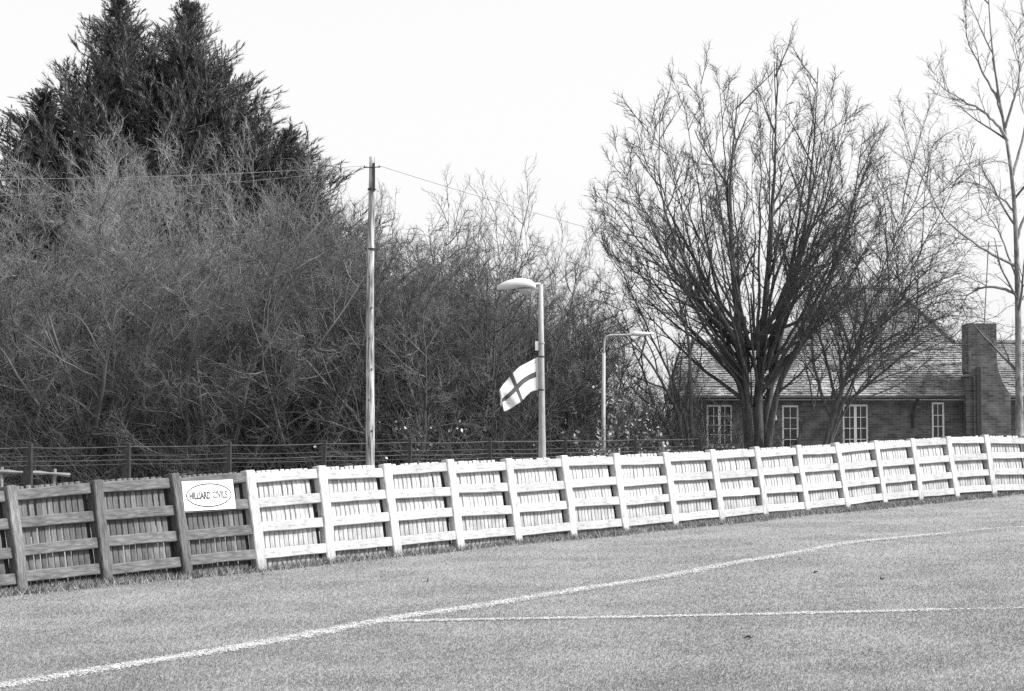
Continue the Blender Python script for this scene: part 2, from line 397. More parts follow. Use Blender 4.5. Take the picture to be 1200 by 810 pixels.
mesh_boards = {k: [bevel_box(.0725, .02, 1.0, .0055, .0015, 10 + s).mesh('board', M[mm]) for s in range(5)] for k, mm in (('d', 'timber'), ('w', 'white'))}
def rail_mesh(mm, s):
    b = bevel_box(.058, .125, 1.0, .008, .0025, 30 + s); b.v = [np.c_[q[:, 2] - .5, q[:, 0], q[:, 1]] for q in b.v]
    return b.mesh('rail', M[mm])
mesh_rails = {'d': [rail_mesh('timber_rail', s) for s in range(4)], 'w': [rail_mesh('white_rail', s) for s in range(4)]}
dark_f = thing('timber_fence', PB_[0], 'unpainted weathered grey timber fence at the left, leaning back', 'fence')
white_f = thing('timber_fence', PB_[5], 'long white painted timber fence along the pitch, leaning back', 'fence')
rng = np.random.default_rng(5)
FR = []
for i in range(len(PB_)):
    a = PB_[max(0, i - 1)]; b = PB_[min(len(PB_) - 1, i + 1)]; FR.append(frame(b - a))
for i in range(len(PB_)):
    k = 'd' if i < 5 else 'w'; par = dark_f if k == 'd' else white_f; org = Vector(PB_[0 if k == 'd' else 5])
    u, n, w = FR[i]; base = Vector(PB_[i]) - org
    tilt = rng.normal(0, .012); w2 = (w + u * tilt).normalized(); u2 = (u - w * tilt).normalized()
    link('post', mesh_posts[k][i % 4], par, M=fmat(base + n * .03 - w2 * (.25 - rng.normal(0, .008)), u2, n, w2, (1, 1, 1)))
    if i == len(PB_) - 1: break
    k = 'd' if i < 5 else 'w'; par = dark_f if k == 'd' else white_f; org = Vector(PB_[0 if k == 'd' else 5])
    a, b = Vector(PB_[i]) - org, Vector(PB_[i + 1]) - org
    u, n, w = frame(b - a); L = (b - a).length; mid = (a + b) / 2
    for j, h in enumerate((.155, .467, .780, 1.098)):
        o = mid + n * (.043 - .0012 * ((i + j) % 3)) + w * (h + rng.normal(0, .009))
        t = rng.normal(0, .009); uu = (u + w * t).normalized(); ww = (w - u * t).normalized()
        link('rail', mesh_rails[k][(i + j) % 4], par, M=fmat(o, uu, n, ww, (L - .133, 1, 1)))
    nb = max(10, round((L - .14) / .083)); pit = (L - .14) / nb      # the boarding stops short of the next post; an added near-black strip there paints the post's shade
    link('shade_strip', mesh_shade_strip, par, M=fmat(a + u * (L - .11) - n * .034 - w * .1, u, n, w, (1, 1, FH + .08)))
    for j in range(nb):
        s = (j + .5) * pit; x0 = a + u * s + n * (-.010 + rng.normal(0, .0015))
        t = rng.normal(0, .006); uu = (u - w * t).normalized(); ww = (w + u * t).normalized()
        top = FH - .008 + rng.normal(0, .003) - (.025 if rng.random() < .02 else 0)
        sc_ = (pit / .083 * rng.uniform(.95, 1.03), 1, top + .12)
        link('board', mesh_boards[k][rng.integers(5)], par, M=fmat(x0 - ww * .12, uu, n, ww, sc_))

# ------------------------------------------------------------------ sign on the fence
u, n, w = frame(PB_[5] - PB_[4]); a = Vector(PB_[4])
SW, SH = .80, .36
so = a + u * (.075 + SW / 2) + n * .080 + w * (.925)
sign = tag(link('sign_board', MB().box((0, 0, 0), (SW, .006, SH)).mesh('sign_board', M['plain_white']), M=fmat(so, u, n, w) @ Matrix.Rotation(math.radians(.8), 4, 'Y')),
           'white rectangular sign with oval and lettering on the grey fence', 'sign')
NS = 64; ring = []
for k in range(NS):
    q = 2 * math.pi * k / NS
    ring.append([((r_ * math.cos(q)) * 1.0, yy, (r_ - (.36 - .15)) * math.sin(q)) for r_, yy in ((.356, .0035), (.356, .0055), (.341, .0055), (.341, .0035))])
vv = np.array(ring).reshape(-1, 3); ff = [(k * 4 + j, k * 4 + (j + 1) % 4, ((k + 1) % NS) * 4 + (j + 1) % 4, ((k + 1) % NS) * 4 + j) for k in range(NS) for j in range(4)]
MB().add(vv, ff).build('oval_outline', M['black'], sign)
def text_part(name, body, width, height, x, z, m, parent, bold):
    c = bpy.data.curves.new(name, 'FONT'); c.body = body; c.align_x = 'CENTER'; c.align_y = 'CENTER'; c.size = 1.0; c.offset = bold
    o = bpy.data.objects.new(name, c); C.objects.link(o); bpy.context.view_layer.update()
    me = bpy.data.meshes.new_from_object(o.evaluated_get(bpy.context.evaluated_depsgraph_get())); bpy.data.objects.remove(o)
    q = np.empty(len(me.vertices) * 3); me.vertices.foreach_get('co', q); q = q.reshape(-1, 3)
    lo, hi = q.min(0), q.max(0); q = (q - (lo + hi) / 2)
    q = np.c_[q[:, 0] / (hi[0] - lo[0]) * width + x, np.full(len(q), .0062), q[:, 1] / (hi[1] - lo[1]) * height + z]
    me.vertices.foreach_set('co', q.ravel()); me.materials.clear(); me.materials.append(m); me.update()
    return link(name, me, parent)
# the sign faces the pitch (+n = local +Y); seen from there local +X runs to the right
text_part('lettering', 'HILLIARD', .325, .092, -.140, .0, M['black'], sign, .03)
text_part('lettering', 'CIVILS', .235, .092, .172, .0, M['grey_print'], sign, .022)

# ------------------------------------------------------------------ dark post-and-wire fence behind
rf_px = [(-82, 524), (33, 523), (148, 521.5), (266, 520), (378, 518.5), (478, 517), (572, 516), (660, 515), (742, 514), (818, 513)]
RD = [37.3, 38, 38.8, 39.6, 40.5, 41.5, 42.6, 43.7, 44.9, 46.1]
rf_top = [at(p[0], p[1], d) for p, d in zip(rf_px, RD)]
rf = thing('post_and_rail_fence', np.r_[rf_top[0][:2], gz(*rf_top[0][:2])], 'low dark post and wire rail fence in front of the thicket', 'fence')
o0 = np.array(rf.location)
for t in rf_top:
    zb = float(gz(t[0], t[1])) - .2; h = t[2] + .03 - zb; b = bevel_box(.16, .14, h, .012, .004, int(abs(t[0]) * 10))
    b.v = [q + np.array([t[0], t[1], zb]) - o0 for q in b.v]; b.build('post', M['dark_timber'], rf)
for i in range(len(rf_top) - 1):
    for dz, r_ in ((-.03, .011), (-.19, .006), (-.28, .009), (-.36, .006)):
        a, b = rf_top[i] + np.array([0, -.07, dz]), rf_top[i + 1] + np.array([0, -.07, dz])
        t = np.linspace(0, 1, 7); sag = -.015 * 4 * t * (1 - t) * RNG.uniform(.3, 1.4)
        pts = a + (b - a) * t[:, None]; pts[:, 2] += sag
        MB().tube(pts - o0, r_, 5).build('rail', M['wire'], rf)
# pale broken rail lying behind it at the far left
pr = [at(-40, 552, 39.6), at(0, 552.5, 39.8), at(38, 554, 40.0), at(62, 554.5, 40.2), at(82, 557, 40.3)]
prt = thing('broken_rail', np.r_[pr[1][:2], gz(*pr[1][:2])], 'pale broken timber rail on stakes behind the wire fence', 'rail')
po = np.array(prt.location)
MB().tube(resample(pr, 10) - po, .032 + .014 * np.sin(np.arange(11) * 2.1), 7).build('rail', M['twig_pale'], prt)
for q in (pr[1], pr[3]):
    zb = float(gz(q[0], q[1])) - .1
    MB().tube(np.array([(q[0], q[1] + .07, zb), (q[0] + .02, q[1] + .07, q[2] + .08)]) - po, .035, 6).build('stake', M['bark_pale'], prt)

# ------------------------------------------------------------------ utility pole and cables
PD = 36.0
pt, pb = at(436, 184, PD), at(433, 545, PD)
zb = float(gz(pb[0], pb[1])); pb = pb + (pb - pt) / (pt[2] - pb[2]) * (pb[2] - zb + .3)
pole = thing('utility_pole', (pb[0], pb[1], zb), 'tall pale wooden utility pole behind the white fence', 'pole'); o0 = np.array(pole.location)
k = np.linspace(0, 1, 25)[:, None]; pts = pb + (pt - pb) * k; pts[:, 0] += .012 * np.sin(k[:, 0] * 7)
MB().tube(pts - o0, .085 - .03 * k[:, 0] + RNG.normal(0, .0012, 25), 14).build('shaft', M['pole'], pole, smooth=True)
cp = at(436, 197, PD) + np.array([0, -.06, 0])
MB().tube([cp - o0 + np.array([-.14, 0, 0]), cp - o0 + np.array([.15, 0, .01])], .010, 6).build('cross_pin', M['dark_metal'], pole)
for dx in (-.13, .13):
    MB().tube([cp - o0 + np.array([dx, 0, 0]), cp - o0 + np.array([dx, 0, .035])], [.014, .009], 8).build('insulator', M['dark_metal'], pole)
for py in (222, 292):
    c = at(435.5, py, PD) - o0; MB().tube([c + np.array([0, 0, -.015]), c + np.array([0, 0, .015])], .073, 14).build('band', M['dark_metal'], pole)
cc = at(438.5, 208, PD) - o0 + np.array([0, -.05, 0]); MB().box(cc, (.035, .03, .5)).build('conduit', M['dark_metal'], pole)
for i, py in enumerate(range(325, 540, 36)):
    c = at(434.5 + (1.6 if i % 2 else -1.6), py, PD) - o0 + np.array([0, -.075, 0]); MB().box(c, (.022, .02, .03)).build('bolt', M['dark_metal'], pole)
def cable(a, b, sag, r, label, m):
    t = np.linspace(0, 1, 30); p = a + (b - a) * t[:, None]; p[:, 2] -= sag * 4 * t * (1 - t)
    tag(MB().tube(p, r, 5).build('overhead_cable', M[m], origin=a), label, 'cable', 'overhead cables')
cl, cr = cp + np.array([-.13, 0, .03]), cp + np.array([.13, 0, .03])
cable(cl, at(-160, 208, 33), .10, .0035, 'thin pale cable running left from the pole across the thicket', 'twig_pale')
cable(cl + np.array([0, 0, -.06]), at(-160, 232, 33), .12, .0025, 'lower of two pale cables left of the pole', 'twig_pale')
cable(cr, at(760, 286, 48), .04, .004, 'thin cable sloping down right from the pole toward the bare trees', 'wire')

# ------------------------------------------------------------------ lamp post with flag
LD = 36.0
lt, lb = at(633.5, 333, LD), at(635.5, 540, LD); zb = float(gz(lb[0], lb[1]))
lamp = thing('street_lamp', (lb[0], lb[1], zb), 'grey street lamp with large pale lantern, carrying the flag', 'street lamp'); o0 = np.array(lamp.location)
pm = at(634.5, 418, LD)
pl = np.array([(lb[0], lb[1], zb - .2), (lb[0], lb[1], zb + 1.2), lb * .5 + pm * .5, pm, lt]) - o0
MB().tube(pl, [.07, .07, .056, .050, .043], 14).build('column', M['steel'], lamp, smooth=True)
for py, m in ((418, 'dark_metal'), (457, 'dark_metal'), (402, 'steel')):
    c = at(634.3, py, LD) - o0; MB().tube([c - np.array([0, 0, .012]), c + np.array([0, 0, .012])], .060, 14).build('band', M[m], lamp)
c = at(629, 406, LD) - o0; MB().box(c + np.array([0, 0, .01]), (.055, .06, .16)).box(c + np.array([.05, 0, .0]), (.06, .03, .03)).build('junction_box', M['plain_white'], lamp)
lc = at(605, 333, LD) - o0
rings = []
for t, zc, hh, hw in ((-.345, -.045, .012, .03), (-.335, -.04, .03, .07), (-.27, -.025, .055, .13), (-.15, -.005, .08, .16), (0, .01, .095, .17), (.15, .01, .092, .16), (.26, 0, .08, .12), (.32, -.015, .055, .09), (.345, -.02, .03, .06)):
    rg = []
    for j in range(16):
        a = 2 * math.pi * j / 16; s = math.sin(a)
        rg.append(lc + np.array([t, hw * math.cos(a), zc + (1.35 * hh * math.copysign(abs(s) ** .6, s) if s > 0 else .05 * s * min(1, hh / .06)) - .035]))
    rings.append(rg)
head = MB().loft(rings).build('lantern', M['lamp'], lamp, smooth=True)
rings = []
for t, hh, hw in ((.03, .02, .05), (.06, .06, .09), (.16, .085, .11), (.25, .07, .09), (.30, .02, .04)):
    rings.append([lc + np.array([t, hw * math.cos(2 * math.pi * j / 12), -.085 + 1.25 * hh * min(0, math.sin(2 * math.pi * j / 12)) + .01 * max(0, math.sin(2 * math.pi * j / 12))]) for j in range(12)])
MB().loft(rings).build('bowl', M['bowl'], head, smooth=True)
q = lt - o0
MB().tube(resample([q + np.array([0, 0, -.06]), q + np.array([-.09, 0, -.10]), q + np.array([-.17, 0, -.09]), q + np.array([-.20, 0, 0]), lc + np.array([.30, 0, 0])], 12), .026, 8).tube([q + np.array([0, 0, .0]), lc + np.array([.3, 0, .0])], .024, 8).build('bracket', M['lamp'], lamp)

# the flag: a cloth with the cross woven in, flying left and drooping
def flag_mat():
    m = bpy.data.materials.new('flag_cloth'); m.use_nodes = True; n, l = m.node_tree.nodes, m.node_tree.links; b = n['Principled BSDF']
    b.inputs['Roughness'].default_value = .8; b.inputs['Specular IOR Level'].default_value = .1
    uv = n.new('ShaderNodeTexCoord'); sp = n.new('ShaderNodeSeparateXYZ'); l.new(uv.outputs['UV'], sp.inputs[0])
    def band(i, c, hw):
        s = n.new('ShaderNodeMath'); s.operation = 'SUBTRACT'; l.new(sp.outputs[i], s.inputs[0]); s.inputs[1].default_value = c
        a = n.new('ShaderNodeMath'); a.operation = 'ABSOLUTE'; l.new(s.outputs[0], a.inputs[0])
        t = n.new('ShaderNodeMath'); t.operation = 'LESS_THAN'; l.new(a.outputs[0], t.inputs[0]); t.inputs[1].default_value = hw; return t
    v, h = band(0, .58, .038), band(1, .5, .085)
    e = n.new('ShaderNodeMath'); e.operation = 'GREATER_THAN'; l.new(sp.outputs[0], e.inputs[0]); e.inputs[1].default_value = .06
    hm = n.new('ShaderNodeMath'); hm.operation = 'MULTIPLY'; l.new(h.outputs[0], hm.inputs[0]); l.new(e.outputs[0], hm.inputs[1])
    mx = n.new('ShaderNodeMath'); mx.operation = 'MAXIMUM'; l.new(v.outputs[0], mx.inputs[0]); l.new(hm.outputs[0], mx.inputs[1])
    r = n.new('ShaderNodeMapRange'); r.inputs[3].default_value = .78; r.inputs[4].default_value = .13; l.new(mx.outputs[0], r.inputs[0])
    l.new(r.outputs[0], b.inputs['Base Color'])
    tr = n.new('ShaderNodeBsdfTranslucent'); ms = n.new('ShaderNodeMixShader'); ms.inputs[0].default_value = .45
    l.new(r.outputs[0], tr.inputs[0]); l.new(b.outputs[0], ms.inputs[1]); l.new(tr.outputs[0], ms.inputs[2]); l.new(ms.outputs[0], n['Material Output'].inputs[0])
    return m
NU, NV = 40, 24
top = np.array([(631, 418), (620, 424), (608, 430.5), (598, 440), (590, 450), (585.5, 458)], float)
bot = np.array([(632, 457), (622, 459), (617, 464), (611, 471), (601, 477), (590.5, 482)], float)
tt = np.linspace(0, 1, 6); ug = np.linspace(0, 1, NU + 1); vg = np.linspace(0, 1, NV + 1)
def cr1(p): return np.stack([np.interp(ug, tt, p[:, i]) for i in (0, 1)], 1)
tp, bt = cr1(top), cr1(bot)
for _ in range(3):
    for q in (tp, bt): q[1:-1] = .25 * q[:-2] + .5 * q[1:-1] + .25 * q[2:]
verts = []
for j, vq in enumerate(vg):
    for i, uq in enumerate(ug):
        px = bt[i] * (1 - vq) + tp[i] * vq
        dep = .06 * math.sin(uq * 7.5 + vq * 1.6) * uq ** .6 + .025 * math.sin(uq * 17 - vq * 4) * uq
        w3 = at(px[0], px[1] + .8 * math.sin(uq * 9 + vq * 2) * uq, LD + dep - .5 * uq); verts.append(w3)
verts = np.array(verts); ii = np.array([j * (NU + 1) + i for j in range(NV) for i in range(NU)])
fo = verts[0]
fme = nmesh('flag', verts - fo, np.stack([ii, ii + 1, ii + NU + 2, ii + NU + 1], 1), flag_mat())
uvl = fme.uv_layers.new(name='uv'); li = np.empty(len(fme.loops), np.int32); fme.loops.foreach_get('vertex_index', li)
uvl.data.foreach_set('uv', np.stack([(li % (NU + 1)) / NU, (li // (NU + 1)) / NV], 1).ravel().astype(np.float32)); fme.shade_smooth()
fl = link('flag', fme, loc=fo); sd = fl.modifiers.new('thickness', 'SOLIDIFY'); sd.thickness = .003
tag(fl, 'white flag with dark cross flying from the street lamp', 'flag')
# torn strip hanging at the fly end
sp_ = [at(586, 458, LD - .5), at(587.2, 466, LD - .47), at(587, 476, LD - .5)]
MB().tube(np.array(sp_) - fo, [.02, .016, .008], 5).build('torn_strip', M['steel'], fl)

# second lamp, further off, with a thin arm to the right
D2 = 45.6
a2, b2 = at(708, 393, D2), at(707, 525, D2); zb = float(gz(b2[0], b2[1]))
l2 = thing('street_lamp', (b2[0], b2[1], zb), 'slim grey lamp post with a long thin arm pointing right', 'street lamp'); o0 = np.array(l2.location)
mid = at(707.5, 414, D2)
MB().tube(np.array([(b2[0], b2[1], zb - .2), b2, mid]) - o0, [.055, .05, .042], 10).build('column', M['steel'], l2, smooth=True)
MB().tube(resample([mid, at(708, 399, D2), at(710, 394, D2), at(716, 393, D2), at(738, 392.6, D2), at(745, 391.5, D2)], 20) - o0, .026, 8).build('arm', M['steel'], l2, smooth=True)
h0, h1 = at(742, 391.8, D2) - o0, at(766, 391, D2) - o0; rings = []
for t in np.linspace(0, 1, 8):
    c = h0 + (h1 - h0) * t; r_ = .035 + .05 * math.sin(math.pi * min(1, t * 1.1 + .08)) ** .7
    rings.append([c + np.array([0, r_ * 1.3 * math.cos(q), .6 * r_ * math.sin(q)]) for q in np.arange(10) * 2 * math.pi / 10])
MB().loft(rings).build('lantern', M['lamp'], l2, smooth=True)

# ------------------------------------------------------------------ house
HD = 60.0; RUN = lambda r, z, x: np.array([x, HD + r, z])
ZE = EYE + 1.35; PT = .84                                              # eaves height, roof pitch
hx0, hx1 = 4.75, 18.5
zg = .08
house = thing('brick_house', (11.0, HD, zg), 'brick house with steep tiled hipped roof behind the bare trees', 'house'); ho = np.array(house.location)
WF = HD + .30                                                          # wall face, under the eaves
wins = [(828, 858.5, 474.5, 522.5, 2), (916.5, 936.5, 475, 530, 1), (987.5, 1018, 474, 530, 2), (1092, 1107.5, 471.5, 528, 1)]
wr = []
for x0, x1, y0, y1, nl in wins:
    p0, p1 = at(x0, y0, WF), at(x1, y1, WF); wr.append((p0[0], p1[0], p1[2], p0[2], nl))
mb = MB(); xsx = hx0 + .25; ztop = ZE - .02
for (wx0, wx1, wz0, wz1, nl) in wr:                                    # wall with real openings: piers, aprons, lintels
    mb.box2((xsx, WF, zg - .2), (wx0, WF + .28, ztop)); mb.box2((wx0, WF + .001, zg - .2), (wx1, WF + .28, wz0)); mb.box2((wx0, WF + .001, wz1), (wx1, WF + .28, ztop)); xsx = wx1
mb.box2((xsx, WF, zg - .2), (hx1 - .25, WF + .28, ztop))
mb.box2((hx0 + .25, WF + .28, zg - .2), (hx0 + .53, WF + 3.4, ztop)); mb.box2((hx1 - .53, WF + .28, zg - .2), (hx1 - .25, WF + 3.4, ztop)); mb.box2((hx0 + .53, WF + 3.2, zg - .2), (hx1 - .53, WF + 3.4, ztop))
mb.v = [q - ho for q in mb.v]; wall = mb.build('wall', M['brick'], house)
for (wx0, wx1, wz0, wz1, nl) in wr:
    yf = WF + .05; m2 = MB(); t = .055
    m2.box2((wx0, yf, wz0), (wx0 + t, yf + .06, wz1)); m2.box2((wx1 - t, yf, wz0), (wx1, yf + .06, wz1))
    m2.box2((wx0 + t, yf + .001, wz1 - t), (wx1 - t, yf + .06, wz1)); m2.box2((wx0 + t, yf + .001, wz0), (wx1 - t, yf + .06, wz0 + t))
    m2.v = [q - ho for q in m2.v]; wi = m2.build('window', M['plain_white'], house)
    MB().box2(np.array((wx0 - .06, yf - .09, wz0 - .06)) - ho, np.array((wx1 + .06, yf + .02, wz0 - .003)) - ho).build('sill', M['plain_white'], wi)
    iw = (wx1 - wx0 - 2 * t); lw = iw / nl
    if nl == 2:
        MB().box2(np.array((wx0 + t + lw - .04, yf - .006, wz0 + t)) - ho, np.array((wx0 + t + lw + .04, yf + .055, wz1 - t)) - ho).build('mullion', M['plain_white'], wi)
    for b in range(nl):
        lx0, lx1 = wx0 + t + b * lw, wx0 + t + (b + 1) * lw
        ncol = 2; nrow = 4
        for c in range(1, ncol):
            xx = lx0 + (lx1 - lx0) * c / ncol
            MB().box2(np.array((xx - .009, yf + .012, wz0 + t)) - ho, np.array((xx + .009, yf + .04, wz1 - t)) - ho).build('glazing_bar', M['plain_white'], wi)
        for r_ in range(1, nrow):
            zz = wz0 + t + (wz1 - wz0 - 2 * t) * r_ / nrow
            MB().box2(np.array((lx0 + .003, yf + .015, zz - .009)) - ho, np.array((lx1 - .003, yf + .038, zz + .009)) - ho).build('glazing_bar', M['plain_white'], wi)
        for c in range(ncol):
            for r_ in range(nrow):
                pa = np.array((lx0 + (lx1 - lx0) * c / ncol, yf + .024 + .002 * ((c + r_) % 2), wz0 + t + (wz1 - wz0 - 2 * t) * r_ / nrow)); pz = pa + np.array(((lx1 - lx0) / ncol - .001, .006, (wz1 - wz0 - 2 * t) / nrow - .001))
                MB().box2(pa - ho, pz - ho).build('pane', M['glass'], wi)
    # dark room behind the glass
# roof planes (front, hips, back) as solid slabs with laid tiles on the seen ones
RW, RC = 2.02, 4.19; ZW, ZC = ZE + PT * RW, ZE + PT * RC
xl_t, xr_t = 10.25, 12.05; xl_w, xr_w = 7.9, 13.42                      # top ridge ends; where the hips meet the wing ridges
front = [RUN(0, ZE, hx0), RUN(0, ZE, hx1), RUN(RW, ZW, hx1 - .35), RUN(RW, ZW, xr_w), RUN(RC, ZC, xr_t), RUN(RC, ZC, xl_t), RUN(RW, ZW, xl_w), RUN(RW, ZW, hx0 + .35)]
bk = lambda p: np.array([p[0], 2 * (HD + RC) - p[1], p[2]])
mb = MB()
mb.add(front, [tuple(range(8))])
mb.add([RUN(RW, ZW, xr_w), bk(RUN(RW, ZW, xr_w)), RUN(RC, ZC, xr_t)], [(0, 1, 2)])
mb.add([RUN(RW, ZW, xl_w), RUN(RC, ZC, xl_t), bk(RUN(RW, ZW, xl_w))], [(0, 1, 2)])
mb.add([RUN(RC, ZC, xl_t), RUN(RC, ZC, xr_t), bk(RUN(RW, ZW, xr_w)), bk(RUN(RW, ZW, xl_w))], [(0, 1, 2, 3)])
mb.add([RUN(RW, ZW, hx0 + .35), RUN(RW, ZW, xl_w), RUN(2 * RW, ZE, xl_w), RUN(2 * RW, ZE, hx0)], [(0, 1, 2, 3)])
mb.add([RUN(RW, ZW, xr_w), RUN(RW, ZW, hx1 - .35), RUN(2 * RW, ZE, hx1), RUN(2 * RW, ZE, xr_w)], [(0, 1, 2, 3)])
mb.add([RUN(0, ZE, hx0), RUN(RW, ZW, hx0 + .35), RUN(2 * RW, ZE, hx0)], [(0, 1, 2)])
mb.add([RUN(0, ZE, hx1), RUN(2 * RW, ZE, hx1), RUN(RW, ZW, hx1 - .35)], [(0, 1, 2)])
mb.add([RUN(RW, ZW, xr_w), RUN(2 * RC - RW, ZW, xr_w), RUN(2 * RC - RW, ZE, xr_w), RUN(RW, ZE, xr_w)], [(0, 1, 2, 3)])
mb.add([RUN(RW, ZW, xl_w), RUN(2 * RC - RW, ZW, xl_w), RUN(2 * RC - RW, ZE, xl_w), RUN(RW, ZE, xl_w)], [(0, 3, 2, 1)])
mb.add([RUN(2 * RC - RW, ZW, xl_w), RUN(2 * RC - RW, ZW, xr_w), RUN(2 * RC - RW, ZE, xr_w), RUN(2 * RC - RW, ZE, xl_w)], [(0, 1, 2, 3)])
mb.v = [q - ho for q in mb.v]; roof = mb.build('roof', M['tile'], house)
def inpoly(x, y, poly):
    c = False; j = len(poly) - 1
    for i in range(len(poly)):
        if (poly[i][1] > y) != (poly[j][1] > y) and x < (poly[j][0] - poly[i][0]) * (y - poly[i][1]) / (poly[j][1] - poly[i][1]) + poly[i][0]: c = not c
        j = i
    return c
def tile_plane(o, ex, ey, poly2, rng, gauge=.105, tw=.165):
    """overlapping plain tiles on the plane o + x*ex + y*ey"""
    nrm = np.cross(ex, ey); nrm /= np.linalg.norm(nrm); nrm = nrm if nrm[2] > 0 else -nrm
    P2 = np.array(poly2); V, F, n = [], [], 0
    ymax = P2[:, 1].max(); y = P2[:, 1].min(); row = 0
    while y < ymax:
        x = P2[:, 0].min() - tw * (row % 2) * .5
        wav = .008 * rng.normal()
        while x < P2[:, 0].max():
            if inpoly(x + tw / 2, y + gauge / 2, poly2):
                l0 = .036 + rng.normal(0, .006); dx = rng.normal(0, .003); dy = rng.normal(0, .005) + wav
                c = [(x + dx + .003, y + dy, l0), (x + dx + tw - .003, y + dy, l0 + rng.normal(0, .003)), (x + dx + tw - .003, y + gauge * 1.25, .008), (x + dx + .003, y + gauge * 1.25, .008), (x + dx + .003, y + dy, .001), (x + dx + tw - .003, y + dy, .001)]
                V += [o + ex * a + ey * b + nrm * h for a, b, h in c]; F += [(n, n + 1, n + 2, n + 3), (n + 4, n + 5, n + 1, n), (n + 4, n, n + 3, n + 3), (n + 1, n + 5, n + 2, n + 2)]; n += 6
            x += tw
        y += gauge; row += 1
    F = [tuple(dict.fromkeys(q)) for q in F]
    return np.array(V), F
o = RUN(0, ZE, 0); ey = np.array([0, 1, PT]); ey /= np.linalg.norm(ey); sl = math.sqrt(1 + PT * PT)
V, F = tile_plane(o, np.array([1.0, 0, 0]), ey, [(hx0, -.05), (hx1, -.05), (hx1 - .35, RW * sl), (xr_w, RW * sl), (xr_t, RC * sl), (xl_t, RC * sl), (xl_w, RW * sl), (hx0 + .35, RW * sl)], np.random.default_rng(3))
tag(MB().add(V - ho, F).build('roof_tiles', M['tile'], roof), kind='stuff')
for a, b in ((RUN(RC, ZC, xl_t), RUN(RC, ZC, xr_t)), (RUN(RC, ZC, xr_t), RUN(RW, ZW, xr_w)), (RUN(RC, ZC, xl_t), RUN(RW, ZW, xl_w)), (RUN(RW, ZW, hx0 + .35), RUN(RW, ZW, xl_w)), (RUN(RW, ZW, xr_w), RUN(RW, ZW, hx1 - .35))):
    nn = max(2, int(np.linalg.norm(b - a) / .3)); pts = a + (b - a) * np.linspace(0, 1, nn * 2 + 1)[:, None]
    rr = np.where(np.arange(nn * 2 + 1) % 2, .085, .10)
    MB().tube(pts - ho + np.array([0, 0, .01]), rr, 8).build('ridge_tiles', M['tile'], roof)
# eaves: pale fascia, dark gutter, downpipe
MB().box2(np.array((hx0 + .1, HD + .06, ZE - .075)) - ho, np.array((hx1 - .1, HD + .10, ZE - .005)) - ho).build('fascia', M['plain_white'], house)
MB().tube(np.array([(hx0, HD - .03, ZE + .0), (hx1, HD - .03, ZE + .0)]) - ho, .055, 8).build('gutter', M['dark_metal'], house)
dp = at(1069, 470, WF); MB().tube(resample([(dp[0] + .12, HD, ZE - .02), (dp[0] + .1, HD + .06, ZE - .12), (dp[0], WF - .06, ZE - .32), (dp[0], WF - .06, zg)], 16) - ho, .038, 8).build('downpipe', M['dark_metal'], house)
# alarm bell box
bc = at(904.5, 487, WF) - ho + np.array([0, -.06, 0])
mb = MB(); mb.loft([[bc + np.array([sx * ww, sy * .05, zz]) for sx, sy in ((-1, -1), (1, -1), (1, 1), (-1, 1))] for zz, ww in ((-.14, .15), (-.02, .13), (.1, .085), (.16, .05))]); box = mb.build('alarm_box', M['plain_white'], house)
MB().box(bc + np.array([0, 0, -.18]), (.26, .09, .075)).build('base', M['dark_metal'], box)
# external chimney: breast with a sloping shoulder, tall stack, recess drawn as a dark strip
CF = HD - .35
def cx(px): return at(px, 450, CF)[0]
def cz(py): return at(1150, py, CF)[2]
prof = [(1141, 560), (1184.5, 560), (1184.5, 463), (1176, 450), (1170, 434), (1168.5, 420), (1168.5, 379), (1135.5, 379), (1135.5, 436), (1141, 444)]
fr_ = [np.array((cx(a), CF, cz(b))) for a, b in prof]; fr_[0][2] = zg - .2; fr_[1][2] = zg - .2; bk_ = [p + np.array([0, .9, 0]) for p in fr_]; K = len(prof)
mb = MB().add(np.array(fr_ + bk_) - ho, [tuple(range(K)), tuple(range(2 * K - 1, K - 1, -1))] + [(i, i + K, (i + 1) % K + K, (i + 1) % K) for i in range(K)])
chim = mb.build('chimney', M['brick'], house)
MB().box2(np.array((cx(1133), CF + .12, zg - .2)) - ho, np.array((cx(1141) - .003, CF + .8, cz(441))) - ho).build('side_buttress', M['brick'], chim)
MB().add(np.array([(cx(1132), CF + .05, cz(441)), (cx(1142), CF + .05, cz(441)), (cx(1142), CF + .05, cz(434)), (cx(1132), CF + .85, cz(441)), (cx(1142), CF + .85, cz(441)), (cx(1142), CF + .85, cz(434))]) - ho, [(0, 1, 2), (3, 5, 4), (0, 2, 5, 3), (1, 4, 5, 2), (0, 3, 4, 1)]).build('shoulder_slope', M['bark_pale'], chim)
MB().box2(np.array((cx(1144), CF - .045, zg)) - ho, np.array((cx(1149), CF - .004, cz(430))) - ho).build('recess_shade', M['dark_metal'], chim)  # raised dark strip, the shade of the recess groove put into colour
# aerial
at0, at1 = np.array((cx(1158), CF + .4, cz(377.5))), at(1158.5, 284, CF + .4)
aer = thing('aerial', at0, 'thin television aerial on a mast above the chimney', 'aerial')
MB().tube([np.zeros(3), at1 - at0], .014, 6).build('mast', M['dark_metal'], aer)
mb = MB().tube([at1 - at0 + np.array([-.45, 0, -.12]), at1 - at0 + np.array([.4, 0, -.1])], .01, 5); mb.build('boom', M['dark_metal'], aer)
for k in range(6):
    c = at1 - at0 + np.array([-.42 + .15 * k, 0, -.12]); MB().tube([c - np.array([0, .22, 0]), c + np.array([0, .22, 0])], .006, 4).build('element', M['dark_metal'], aer)

